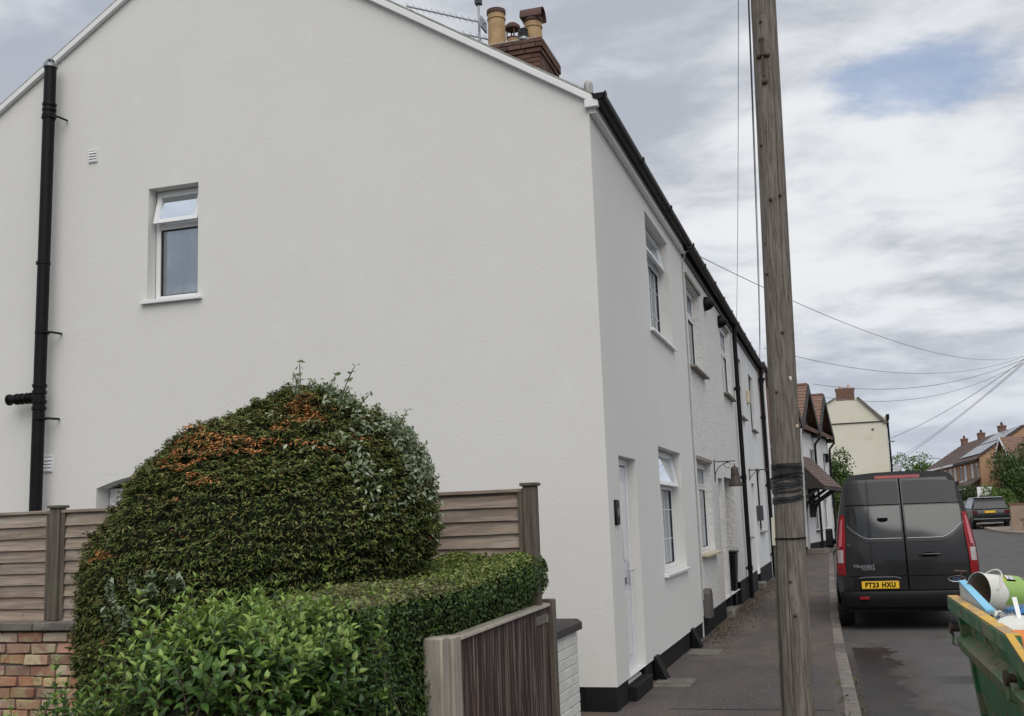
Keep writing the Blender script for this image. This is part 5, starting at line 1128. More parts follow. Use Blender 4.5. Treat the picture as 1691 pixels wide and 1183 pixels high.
# ------------------------------------------------------------------ van
VX, VY, VZ = .765, 17.0, -.096
VAN = thing('parked_van', 'dark grey high roof panel van parked at the kerb with yellow rear plate', 'van', (VX, VY, VZ), R_(.6))
SEC = [(.86, .34), (.955, .42), (.985, .62), (.99, .90), (.975, 1.18), (.955, 1.32), (.92, 1.55), (.875, 1.80), (.825, 2.02), (.785, 2.15), (.745, 2.235), (.66, 2.28), (.35, 2.302), (0, 2.31)]
def half(z):
    return np.interp(z, [.34, .42, .62, .9, 1.18, 1.32, 1.55, 1.8, 2.02, 2.15, 2.235, 2.28, 2.31], [.86, .955, .985, .99, .975, .955, .92, .875, .825, .785, .745, .66, .0])
def lean_r(x, z):                             # rear face, y of the surface
    return .0 + .30 * max(0, (z - 1.15) / 1.15) ** 1.25 + .11 * (abs(x) / .97) ** 4 + (.05 * max(0, (.6 - z)))
b = MB(); ringn = [(-x, z) for x, z in SEC] + [(x, z) for x, z in SEC[::-1][1:]]
def sect(yv, sc=1., zs=1., fun=None):
    out = []
    for x, z in ringn: out.append((x * sc, (lean_r(x, z) + .02 if yv == 'rear' else yv), .34 + (z - .34) * zs))
    return out
rows = [sect('rear')]
for (yv, sc, zs) in ((.45, 1, 1), (2.2, 1, 1), (3.6, 1, 1), (4.0, .985, .975)): rows.append([(x * sc, yv + 0, .34 + (z - .34) * zs) for x, z in ringn])
for (yv, sc, zt) in ((4.25, .97, 2.0), (4.75, .96, 1.42), (5.15, .93, 1.12), (5.33, .84, .92)): rows.append([(x * sc, yv, .34 + (z - .34) * (zt - .34) / (2.31 - .34)) for x, z in ringn])
b.grid(rows)
nn = len(ringn); b._a([rows[-1][i] for i in range(nn)], [tuple(range(nn))])
b._a([rows[0][i] for i in range(nn)], [tuple(range(nn))[::-1]])
b.build('body', M['vanpaint'], VAN)
q = MB(); q.box(-.86, .86, .15, 5.1, .26, .36); q.build('underbody', M['vanpl'], VAN)
def rpatch(x0, x1, zlo, zhi, off, nx=14, nz=8, thick=.012):
    """panel lying on the rear face; zlo/zhi functions of x"""
    mb = MB(); P_ = lambda x, z, o_: (x, lean_r(x, z) - o_, z); rows = []
    for j in range(nz + 1):
        row = []
        for i in range(nx + 1):
            x = x0 + (x1 - x0) * i / nx; lo, hi = zlo(x), zhi(x); z = lo + (hi - lo) * j / nz; row.append(P_(x, z, off))
        rows.append(row)
    mb.grid(rows)
    edge = [r[0] for r in rows] + rows[-1][1:] + [r[-1] for r in rows[:-1]][::-1] + rows[0][1:-1][::-1]; m = len(edge)
    bk = [(p[0], p[1] + thick, p[2]) for p in edge]
    mb._a(edge + bk, [(i, (i + 1) % m, m + (i + 1) % m, m + i) for i in range(m)]); return mb
SX = .012                                      # seam is right of the body centre line
edge_ = lambda z: half(z) - .075
for s_, nm in ((-1, 'left'), (1, 'right')):
    def xe(z): return edge_(z)
    # door skin built as grid in (z, x)
    mb = MB(); rows = []
    zs_ = [.58, .70, .9, 1.1, 1.3, 1.5, 1.7, 1.9, 2.05, 2.15, 2.20]
    for z in zs_:
        x1 = min(xe(z), .90) - (.02 if z > 2.1 else 0); rows.append([(s_ * (SX + (x1 - SX) * i / 8), lean_r(s_ * (SX + (x1 - SX) * i / 8), z) - .004, z) for i in range(9)])
    mb.grid(rows if s_ > 0 else [r[::-1] for r in rows])
    bk = [[(p[0], p[1] + .03, p[2]) for p in r] for r in rows]
    edge = [r[0] for r in rows] + rows[-1][1:] + [r[-1] for r in rows[:-1]][::-1] + rows[0][1:-1][::-1]; m = len(edge)
    mb._a(edge + [(p[0], p[1] + .03, p[2]) for p in edge], [(i, (i + 1) % m, m + (i + 1) % m, m + i) for i in range(m)])
    D = mb.build('rear_door', M['vanpaint'], VAN)
    def sgn(f, s_=s_): return f
    a0, a1 = (-.80, -.035) if s_ < 0 else (.035, .80)
    lo = lambda x: 1.335 + .20 * max(0, (abs(x) - .50) / .30) ** 1.6
    hi = lambda x: 1.795 - .012 * (abs(x) / .8) ** 6
    rpatch(a0, a1, lo, hi, .010, 20).build('window', M['vanglass'], D)
    # pale crease sweeping under the window
    rpatch(a0 - (.03 if s_ < 0 else -.0), a1 + (.03 if s_ > 0 else 0), lambda x: 1.27 + .20 * max(0, (abs(x) - .50) / .30) ** 1.6, lambda x: 1.325 + .20 * max(0, (abs(x) - .50) / .30) ** 1.6, .016, 20, 3, .02).build('crease', M['vanpaint'], D)
    rpatch(a0, a1, lambda x: 1.322 + .20 * max(0, (abs(x) - .50) / .30) ** 1.6, lambda x: 1.330 + .20 * max(0, (abs(x) - .50) / .30) ** 1.6, .017, 20, 1, .012).build('trim_line', M['crease'], D)
    e0, e1 = (-.80, -.022) if s_ < 0 else (.022, .80)
    rpatch(e0, e1, lambda x: 1.812, lambda x: 1.826, .0075, 10, 1).build('door_groove', M['black'], D)
    rpatch(*((-.78, -.03) if s_ < 0 else (.03, .78)), lambda x: 1.84, lambda x: 2.165 - .02 * (abs(x) / .7) ** 4, .008, 10, 5).build('upper_panel', mat('gloss_top_panel', (.010, .011, .013), .42, coat=.25, spec=.3), D)
    rpatch(e0, e1, lambda x: .775, lambda x: .785, .0075, 10, 1).build('door_groove', M['black'], D)
    if s_ > 0:
        h_ = MB(); h_.tube([(.17, lean_r(.2, 1.06) - .012, 1.075), (.24, lean_r(.2, 1.06) - .04, 1.085), (.40, lean_r(.3, 1.06) - .04, 1.085), (.47, lean_r(.4, 1.06) - .012, 1.075)], .014, 8); h_.build('handle', M['vanpaint'], D)
        rpatch(.22, .42, lambda x: 1.045, lambda x: 1.115 - .02 * abs((x - .32) / .1) ** 2, .006, 8, 3).build('handle_recess', M['black'], D)
        # oval emblem ring low on the right door
        em = MB(); pts = [(.66 + .115 * math.cos(t), lean_r(.66, .72) - .016 + .02 * (math.cos(t) * .5 + .5), .725 + .042 * math.sin(t)) for t in [2 * PI * k / 24 for k in range(25)]]; em.tube(pts, .006, 6); em.build('emblem', M['chrome'], D)
        rpatch(.60, .72, lambda x: .70, lambda x: .75, .008, 6, 2).build('emblem_plate', mat('emblem_blue', (.02, .035, .09), .3, coat=1), D)
    else:
        # wash-wipe recess on the window, number plate housing
        rpatch(-.36, -.21, lambda x: 1.565 + .02 * abs((x + .285) / .075) ** 2, lambda x: 1.625, .016, 8, 3).build('wiper_boss', M['black'], D)
        rpatch(-.76, -.06, lambda x: .585, lambda x: .75 + .018 * (1 - min(1, abs((x + .41) / .30) ** 6)), .008, 14, 3).build('plate_recess', M['vanpl'], D)
        rpatch(-.68, -.10, lambda x: .765 - .022 * max(0, (abs(x + .40) - .22) / .08), lambda x: .776 - .022 * max(0, (abs(x + .40) - .22) / .08), .022, 14, 1, .016).build('chrome_strip', M['crease'], D)
        rpatch(-.70, -.08, lambda x: .535, lambda x: .552, .030, 10, 1, .02).build('chrome_strip', M['crease'], D)
        pq = MB(); yq = lean_r(.4, .65) - .028
        pq.box(-.655, -.135, yq - .006, yq + .006, .60, .712); pl_ = pq.build('number_plate', M['plate'], VAN, bevel=.005)
        text('lettering', 'FT23 HXU', .092, (-.395, yq - .0075, .655), (PI / 2, 0, 0), M['black'], pl_, .0048, .0008, .88).data.space_character = 1.22
        pb = MB(); pb.box(-.648, -.142, yq - .0068, yq - .0062, .607, .609); pb.box(-.648, -.142, yq - .0068, yq - .0062, .703, .705); pb.build('border', M['black'], pl_)
        t1 = text('badge', 'TRANSIT', .058, (-.60, lean_r(.6, .93) - .012, .925), (PI / 2, 0, 0), M['crease'], D, .0012, .003, 1.35)
        t2 = text('badge', 'CUSTOM', .044, (-.53, lean_r(.6, .93) - .012, .885), (PI / 2, 0, 0), M['crease'], D, .0008, .003, 1.2)
rpatch(SX - .018, SX + .018 - .006, lambda x: .58, lambda x: 2.2, -.001, 1, 10, .02).build('door_seam', M['black'], VAN)
rpatch(-.34, .30, lambda x: 2.205, lambda x: 2.252, .012, 10, 2, .03).build('brake_light', M['redlens'], VAN)
# tail lights
for s_ in (-1, 1):
    def tl(z0, z1, w, m, nm, par, o_=.022, x_off=0.):
        mb = MB(); rows = []
        for j in range(7):
            z = z0 + (z1 - z0) * j / 6; xo = half(z) - .005; ww = w * (1 - .45 * max(0, (z - 1.3) / .4)); row = []
            for i in range(6):
                t = i / 5; x = xo - ww * (1 - t) - x_off; row.append((s_ * x, lean_r(x, z) - o_ + .045 * t ** 3, z))
            row.append((s_ * (xo + .010), lean_r(xo, z) + .12, z)); rows.append(row if s_ > 0 else row[::-1])
        mb.grid(rows); return mb.build(nm, m, par)
    T_ = tl(.80, 1.68, .12, M['redlens'], 'tail_light', VAN)
    tl(1.22, 1.62, .055, M['pinklens'], 'lens', T_, .028, .014); tl(.98, 1.17, .085, M['clearlens'], 'lens', T_, .028, .008)
    mb = MB()
    for (z, dz) in ((1.20, .02), (1.02, .015)):
        x = half(z); mb.tube([(s_ * (x - .085), lean_r(x, z) - .026, z + .05), (s_ * (x - .02), lean_r(x, z) - .01, z - .01)], .006, 5)
    mb.build('lens_bar', M['clearlens'], T_)
# bumper
mb = MB(); rows = []
for i in range(25):
    x = -.96 + 1.92 * i / 24; yb = .13 * (abs(x) / .96) ** 5; rows.append([(x, yb + .02, .57), (x, yb - .075, .565), (x, yb - .085, .54), (x, yb - .075, .44), (x, yb - .03, .34), (x, yb + .12, .30)])
mb.grid(rows); mb.box(-.96, .96, .10, .35, .31, .55); bp = mb.build('bumper', M['vanpl'], VAN)
mb = MB(); mb.box(-.70, -.56, -.088, -.07, .455, .495); mb.build('reflector', M['redlens'], bp, bevel=.004)
mb = MB(); mb.box(.56, .70, -.088, -.07, .455, .495); mb.build('reflector', M['redlens'], bp, bevel=.004)
for sx_ in (-1, 1):
    mb = MB(); mb.box(min(sx_ * .955, sx_ * .995), max(sx_ * .955, sx_ * .995), .25, 4.6, .55, .68); mb.build('side_moulding', M['vanpl'], VAN, bevel=.01)
    for yw in (.86, 3.86):
        w = MB(); xo = sx_ * .90; w.lathe([(.20, -.11), (.30, -.115), (.335, -.09), (.345, -.05), (.345, .05), (.335, .09), (.30, .115), (.20, .11)], (xo, yw, .345), 28, (1, 0, 0))
        wh = w.build('wheel', M['tyre'], VAN); w = MB(); w.lathe([(.205, -.10), (.20, .0), (.205, .10), (.15, .105 * 1), (.05, .09)] if sx_ > 0 else [(.05, -.09), (.15, -.105), (.205, -.10), (.2, 0), (.205, .1)], (xo, yw, .345), 20, (1, 0, 0)); w.build('rim', M['rim'], wh)
        a_ = MB(); rows = []
        for k in range(13):
            t = PI * k / 12; rows.append([(sx_ * 1.0, yw + .40 * math.cos(t), .36 + .40 * math.sin(t)), (sx_ * 1.0, yw + .355 * math.cos(t), .36 + .355 * math.sin(t)), (sx_ * .80, yw + .355 * math.cos(t), .36 + .355 * math.sin(t))])
        a_.grid(rows); a_.build('wheel_arch', M['black'], VAN)
    mr = MB(); mr.prism([(3.98, 1.12), (4.02, 1.42), (4.14, 1.44), (4.2, 1.36), (4.18, 1.14), (4.1, 1.08)], sx_ * 1.02 if sx_ > 0 else -1.15, 1.15 if sx_ > 0 else -1.02, 'x'); mr.tube([(sx_ * .95, 4.2, 1.2), (sx_ * 1.08, 4.1, 1.18)], .04, 6); mr.build('wing_mirror', M['vanpl'], VAN, bevel=.03)
    g_ = MB(); xs = lambda z: sx_ * (half(z) + .004)
    g_.grid([[(xs(1.30), yv, 1.30), (xs(1.55), yv, 1.55), (xs(1.72), yv, 1.72)] for yv in (3.2, 3.7, 3.95)]); g_.build('side_window', M['vanglass'], VAN)
    g_ = MB()
    for z in (1.05, 1.86): g_.grid([[(sx_ * (half(z - .006) + .0045), yv, z - .006), (sx_ * (half(z + .006) + .0045), yv, z + .006)] for yv in (.3, 1.5, 3.0)])
    g_.build('body_groove', M['black'], VAN)
mb = MB(); mb.grid([[(-.78 * a, 4.06 + .01, 1.98), (-.4 * a, 4.04, 2.04)] for a in (1, -1)]); mb.build('windscreen', M['vanglass'], VAN)

# ------------------------------------------------------------------ skip and the rubbish in it
SK = thing('waste_skip', 'green waste skip with scuffed yellow rim at the lower right', 'skip', (.612, 7.64, -.1), R_(1.25)); SK.scale = (1.15, 1.267, .908)
# local frame: x across the road, -y towards the camera, rim top at 1.30 local
RT = 1.30
sy = [0, -1.86, -2.35, -3.1]; rimz = [RT, RT, RT - .30, RT - .30]
side = MB(); bot = .18
side.grid([[(0.04, -.02, RT - .02), (.04, -1.86, RT - .02), (.04, -2.35, RT - .14), (.04, -3.0, RT - .28)], [(.055, -.12, .80), (.055, -1.86, .80), (.055, -2.35, .80), (.055, -2.92, .80)], [(.13, -.42, bot), (.13, -1.86, bot), (.13, -2.3, bot), (.13, -2.6, bot)]])
side.grid([[(0.06, -.02, RT - .02), (.06, -1.86, RT - .02), (.06, -2.35, RT - .14), (.06, -3.0, RT - .28)], [(.075, -.12, .80), (.075, -1.86, .80), (.075, -2.35, .80), (.075, -2.92, .80)], [(.15, -.42, bot), (.15, -1.86, bot), (.15, -2.3, bot), (.15, -2.6, bot)]][::-1])
side.build('side_panel', M['skipg'], SK)
ot = MB(); ot.grid([[(1.74, -.02, RT - .02), (1.74, -1.86, RT - .02), (1.74, -2.35, RT - .14), (1.74, -3.0, RT - .28)], [(1.72, -.12, .80), (1.72, -1.86, .80), (1.72, -2.35, .80), (1.72, -2.92, .80)], [(1.65, -.42, bot), (1.65, -1.86, bot), (1.65, -2.3, bot), (1.65, -2.6, bot)]]); ot.build('side_panel', M['skipg'], SK)
en = MB(); en.grid([[(.04, -.02, RT - .02), (1.74, -.02, RT - .02)], [(.055, -.12, .8), (1.72, -.12, .8)], [(.13, -.42, bot), (1.65, -.42, bot)]]); en.grid([[(.06, -3.0, RT - .29), (1.74, -3.0, RT - .29)], [(.13, -2.6, bot), (1.65, -2.6, bot)]]); en.build('end_panel', M['skipg'], SK)
fl_ = MB(); fl_.box(.12, 1.66, -2.6, -.42, bot - .05, bot); fl_.build('floor', M['skipg'], SK)
ru = MB()
for x in (.3, 1.4): ru.box(x, x + .1, -2.5, -.5, 0.005, bot - .05)
ru.build('runner', M['rust'], SK)
rim = MB(); rim.box(-.035, .022, -1.84, .03, RT - .095, RT - .004); rim.build('rim', M['skipg'], SK, bevel=.008)
rim = MB(); rim.box(-.032, .019, -1.84, .027, RT - .003, RT + .004); rim.build('rim_top', M['skipy'], SK)
rim = MB(); rim.box(1.70, 1.80, -1.86, .03, RT - .095, RT); rim.box(.022, 1.70, -.05, .03, RT - .095, RT); rim.build('rim', M['skipg'], SK, bevel=.008)
# rim drops to the lower loading end
dr = MB(); dr.hexa([(-.035, -3.0, RT - .36), (-.002, -3.0, RT - .36), (-.002, -1.85, RT - .10), (-.035, -1.85, RT - .10), (-.035, -3.0, RT - .26), (-.002, -3.0, RT - .26), (-.002, -1.845, RT), (-.035, -1.845, RT)]); dr.build('corner_plate', M['skipg'], SK)
dr = MB(); dr.hexa([(-.037, -3.0, RT - .258), (-.010, -3.0, RT - .258), (-.010, -1.842, RT + .002), (-.037, -1.842, RT + .002), (-.037, -3.0, RT - .25), (-.010, -3.0, RT - .25), (-.010, -1.842, RT + .01), (-.037, -1.842, RT + .01)]); dr.build('rim_top', M['skipy'], SK)
# horizontal rib, uprights, lugs
rib = MB(); rib.prism([(-.02, 1.02), (.05, 1.07), (.06, .93), (.0, .935)][::-1], -2.9, -.06, 'y'); rib.build('rib', M['skipr'], SK, bevel=.006)
for yv in (-.12, -1.75):
    up_ = MB(); up_.hexa([(.0, yv - .07, 1.05), (.05, yv - .07, 1.05), (.05, yv, 1.05), (.0, yv, 1.05), (-.01, yv - .07, RT - .095), (.05, yv - .07, RT - .095), (.05, yv, RT - .095), (-.01, yv, RT - .095)]); up_.build('upright', M['skipg'], SK, bevel=.004)
    up_ = MB(); up_.hexa([(.09, yv - .06, bot), (.14, yv - .06, bot), (.14, yv, bot), (.09, yv, bot), (.03, yv - .06, .90), (.06, yv - .06, .90), (.06, yv, .90), (.03, yv, .90)]); up_.build('upright', M['skipg'], SK, bevel=.004)
for yv in (-.06, -1.76):
    lg = MB(); lg.lathe([(.022, -.06), (.022, .07), (.036, .07), (.038, .084), (.022, .088)], (.04, yv, 1.085), 14, (-1, 0, 0)); lg.build('lifting_lug', M['rust'], SK)
    lg = MB(); lg.tube([(-.03, yv, 1.05), (-.035, yv, .98), (.0, yv, .96), (.02, yv, 1.01)], .008, 6); lg.build('chain_ring', M['skipr'], SK)
for pts in ([(.05, -.98, 1.16), (.02, -.99, 1.19), (.0, -1.03, 1.185), (.0, -1.06, 1.15), (.02, -1.09, 1.11)], [(.05, -.6, 1.19), (.02, -.6, 1.19), (.015, -.6, 1.13)], [(-.03, -1.95, 1.14), (.04, -1.80, 1.16)]):
    hk = MB(); hk.tube(pts, .007, 6); hk.build('sheet_hook', M['skipr'], SK)
md = MB(); pp = [(0, 0, 0)]; 
# heap of mixed rubbish under the visible items
hm = MB(); rows = []
for j in range(14):
    yv = -.10 - 2.7 * j / 13; rows.append([(.10 + 1.58 * i / 12, yv, 1.02 - .18 * (j / 13) + .07 * math.sin(i * 1.3 + j) + .05 * math.sin(i * 2.9 - j * 1.7)) for i in range(13)])
hm.grid(rows); o = hm.build('rubble', M['bagg']); o.location = SK.location; o.rotation_euler = SK.rotation_euler; o.scale = SK.scale; tag(o, 'grey dusty rubble filling the green skip', 'rubble', kind='stuff')
# paint tub
BK = thing('paint_tub', 'white plastic tub with green label lying on its side on top of the skip rubbish', 'bucket', (.725, 7.28, 1.13)); BK.rotation_euler = (0, R_(5), R_(30)); BK.scale = (.80, .76, .76)
tb = MB(); ax = (1, .0, 0)
tb.lathe([(.155, 0), (.160, .0), (.160, .012), (.152, .02), (.150, .05), (.146, .16), (.138, .36), (.132, .365)], (0, 0, 0), 32, ax); tb.f.pop(-2); tb.build('tub_wall', M['bucketw'], BK)
tb = MB(); tb.lathe([(.127, .355), (.147, .05), (.1525, .002)], (0, 0, 0), 32, ax); tb.f = tb.f[:-1]; tb.build('tub_inside', M['bucketin'], BK)
lb_ = MB(); rows = []
for k in range(25):
    t = -2.4 + 4.6 * k / 24; rows.append([(x, math.cos(t + PI / 2) * r, math.sin(t + PI / 2) * r) for x, r in ((.155 + .012 * math.sin(t * 5), .1490), (.24, .1455), (.335, .1415))])
lb_.grid(rows); lb_.build('tub_label', M['label'], BK)
lb_ = MB(); rows = [[(x, math.cos(t) * r, math.sin(t) * r) for x, r in ((.337, .1412), (.350, .1405))] for t in [2 * PI * k / 28 for k in range(29)]]; lb_.grid(rows); lb_.build('label_band', M['black'], BK)
rows = []; lb_ = MB(); tt = 2.16
for k in range(7):
    t = tt - .24 + .48 * k / 6; rows.append([(x, math.cos(t) * r, math.sin(t) * r) for x, r in ((.175, .1488), (.255, .1462))])
lb_.grid(rows); pb_ = lb_.build('label_panel', M['black'], BK)
text('lettering', 'RE', .062, (.215, math.cos(tt) * .1505, math.sin(tt) * .1505), (tt - PI / 2, 0, 0), M['upvc'], BK, .002, .0008)
hd = MB(); hd.tube([(.06 + .10 * math.sin(t), math.cos(t) * .155 * 1.0, .03 + .155 * math.sin(t) * 1.0) for t in [PI * k / 16 for k in range(17)]], .006, 6); hd.build('handle', M['bucketw'], BK)
# blue edged foam board
FB = thing('foam_board', 'pale blue foam board leaning against the inside of the skip rim', 'foam board', (.640, 7.50, .92))
fb = MB(); fb.hexa([(.04, -.92, .08), (.08, -.92, .08), (.04, 0, .10), (0, 0, .10), (.04, -.95, .155), (.085, -.95, .155), (.04, .02, .255), (0, .02, .255)]); fb.build('sheet', M['foamw'], FB, bevel=.003)
fb = MB(); fb.hexa([(.038, -.952, .156), (.087, -.952, .156), (.042, .022, .256), (-.002, .022, .256), (.038, -.952, .168), (.087, -.952, .168), (.042, .022, .268), (-.002, .022, .268)]); fb.build('blue_edge', M['foam'], FB)
def lump(name, label, cat, c, r, m, seed, sub=4, amp=.18):
    bm = bmesh.new(); bmesh.ops.create_icosphere(bm, subdivisions=sub, radius=1)
    rs = np.random.default_rng(seed); P_ = np.array([v.co[:] for v in bm.verts]); d = vnoise(P_, 2.6, seed) * amp * .8 + (.4 - np.abs(vnoise(P_, 7, seed + 1))) * amp * .9 - np.abs(vnoise(P_, 17, seed + 2)) * amp * .55
    for v, k in zip(bm.verts, d): v.co = Vector((v.co.x * r[0], v.co.y * r[1], v.co.z * r[2])) * (1 + k)
    me = bpy.data.meshes.new(name); bm.to_mesh(me); bm.free(); me.materials.append(m); me.polygons.foreach_set('use_smooth', [True] * len(me.polygons))
    o = link(name, me, None, loc=c); tag(o, label, cat); return o
lump('plastic_bag', 'crumpled blue plastic bag at the right beside the green labelled tub', 'bag', (.90, 6.55, 1.05), (.15, .20, .075), M['bagb'], 5)
lump('plastic_bag', 'small clear white plastic bag tucked between the foam board and the grey rag', 'bag', (.735, 6.75, 1.0), (.07, .16, .075), M['bucketw'], 15)
lump('crumpled_rag', 'crumpled grey and blue rag in front of the green labelled tub', 'rag', (.745, 6.35, 1.02), (.075, .25, .075), M['bagg'], 8)
TL_ = thing('discarded_lid', 'white plastic lid with upright strap lying in the skip near corner', 'lid', (.80, 5.85, 1.06)); TL_.scale = (.85, .85, .85)
q = MB(); q.lathe([(.17, -.015), (.18, .0), (.17, .012), (.15, .016)], (0, 0, 0), 24, (.10, -.25, 1)); q.build('disc', M['bucketw'], TL_)
q = MB(); q.hexa([(-.05, .08, .01), (-.025, .08, .01), (-.025, .086, .01), (-.05, .086, .01), (-.065, .14, .16), (-.038, .14, .16), (-.038, .146, .16), (-.065, .146, .16)]); q.build('strap', M['upvc'], TL_, bevel=.002)
OB = thing('orange_board', 'orange sheet offcut standing inside the near end of the skip', 'board', (.685, 5.45, .93))
q = MB(); q.hexa([(-.02, -.55, -.15), (.35, -.55, -.15), (.35, -.53, -.15), (-.02, -.53, -.15), (-.02, -.02, .16), (.35, -.02, .17), (.35, .0, .17), (-.02, .0, .16)]); q.build('sheet', M['orange'], OB, bevel=.003)
WP = thing('white_pipe', 'thin white strip poking up behind the blue bag in the skip', 'strip', (.98, 6.6, 1.12)); q = MB(); q.tube([(-.02, 0, 0), (.30, .05, .12)], .014, 8); q.build('strip', M['upvc'], WP)
MT = thing('metal_stake', 'thin rusty T shaped stake standing up behind the tub', 'stake', (.71, 7.9, .82)); q = MB(); q.tube([(-.02, 0, 0), (-.02, 0, .40)], .006, 6); q.tube([(-.06, 0, .405), (.02, 0, .40)], .009, 6); q.build('stake', M['rust'], MT)

# ------------------------------------------------------------------ right hand side, far
def car_part(mb, prof, x0, x1, tum=0):         # side profile polygon (y,z) extruded across x with inward tumblehome above z
    n = len(prof); vs = []
    for sx_, x in ((0, x0), (1, x1)):
        for (yv, z) in prof: k = max(0, z - .95) * tum; vs.append((x + (k if sx_ == 0 else -k), yv, z))
    mb._a(vs, [tuple(range(n)), tuple(range(n, 2 * n))[::-1]] + [((i + 1) % n, i, n + i, n + (i + 1) % n) for i in range(n)])
SV = thing('parked_suv', 'black estate style off roader with pale roof parked at the side turning', 'car', (7.75, 67, gz(67) - .09), R_(2))
mb = MB(); car_part(mb, [(0.02, .45), (.0, .75), (.05, 1.02), (.10, 1.12), (4.6, 1.12), (4.9, .9), (4.95, .45), (4.6, .32), (.15, .35)], -.99, .99, .05); mb.build('body', M['suv'], SV, bevel=.05)
mb = MB(); car_part(mb, [(.10, 1.12), (.42, 1.70), (.5, 1.74), (2.9, 1.76), (3.6, 1.12)], -.96, .96, .22); mb.build('cabin', M['suv'], SV, bevel=.03)
mb = MB(); mb.box(-.74, .74, .40, 2.9, 1.745, 1.80); mb.build('roof', M['suvroof'], SV, bevel=.03)
mb = MB(); mb._a([(-.88, .13, 1.16), (.88, .13, 1.16), (.76, .40, 1.66), (-.76, .40, 1.66)], [(0, 1, 2, 3)]); mb.build('rear_window', M['vanglass'], SV); 
mb = MB(); mb._a([(-.955, .35, 1.18), (-.955, 3.3, 1.18), (-.80, 2.8, 1.66), (-.80, .6, 1.66)], [(0, 1, 2, 3)]); mb.build('side_window', M['vanglass'], SV)
mb = MB(); mb.box(-.33, .23, -.02, .02, .90, 1.02); mb.build('number_plate', M['plate'], SV)
mb = MB(); mb.box(-.95, .95, -.02, .03, .55, .60); mb.box(-.6, .6, -.03, .05, .30, .38); mb.build('trim', M['crease'], SV)
for s_ in (-1, 1):
    mb = MB(); mb.box(min(s_ * .72, s_ * .97), max(s_ * .72, s_ * .97), -.01, .06, .86, 1.04); mb.build('tail_light', mat('dark_red_lens', (.09, .01, .012), .2), SV)
    mb = MB(); mb.box(min(s_ * 1.0, s_ * 1.14), max(s_ * 1.0, s_ * 1.14), 3.2, 3.3, 1.1, 1.28); mb.build('wing_mirror', M['suv'], SV)
    for yw in (.8, 3.9):
        w = MB(); w.lathe([(.2, -.12), (.36, -.12), (.375, 0), (.36, .12), (.2, .12)], (s_ * .88, yw, .375), 20, (1, 0, 0)); wh = w.build('wheel', M['tyre'], SV)
TRK = thing('flatbed_truck', 'small white flatbed truck with caged load bed seen left of the black car', 'truck', (7.55, 86, gz(86) - .05), R_(3))
mb = MB(); mb.box(-.95, .95, .0, 2.9, .55, .72); mb.box(-.95, -.88, 0, 2.9, .72, 1.35); mb.box(.88, .95, 0, 2.9, .72, 1.35); mb.box(-.95, .95, -.02, .04, .72, 1.30); mb.build('load_bed', M['silver'], TRK)
mb = MB(); car_part(mb, [(3.0, .4), (3.0, 2.05), (3.9, 2.08), (4.5, 1.3), (5.3, 1.1), (5.35, .4)], -.9, .9, .08); mb.build('cab', M['silver'], TRK, bevel=.04)
mb = MB(); mb.box(-.7, .7, 2.98, 3.0, 1.45, 1.95); mb.build('rear_window', M['vanglass'], TRK)
mb = MB(); mb.box(-.5, .5, 2.7, 2.95, 2.0, 2.15); mb.build('light_bar', M['orange'], TRK)
mb = MB(); [mb.box(-.93 + i * .3, -.78 + i * .3, -.035, -.021, .78, 1.22) for i in range(0, 7, 2)]; mb.build('chevron', mat('dull_red', (.35, .05, .04), .5), TRK)
mb = MB(); mb.box(-.25, .27, -.05, -.036, .60, .71); mb.build('number_plate', M['plate'], TRK)
for s_ in (-1, 1):
    for yw in (.9, 4.2): w = MB(); w.lathe([(.2, -.11), (.35, -.11), (.35, .11), (.2, .11)], (s_ * .82, yw, .35), 16, (1, 0, 0)); w.build('wheel', M['tyre'], TRK)

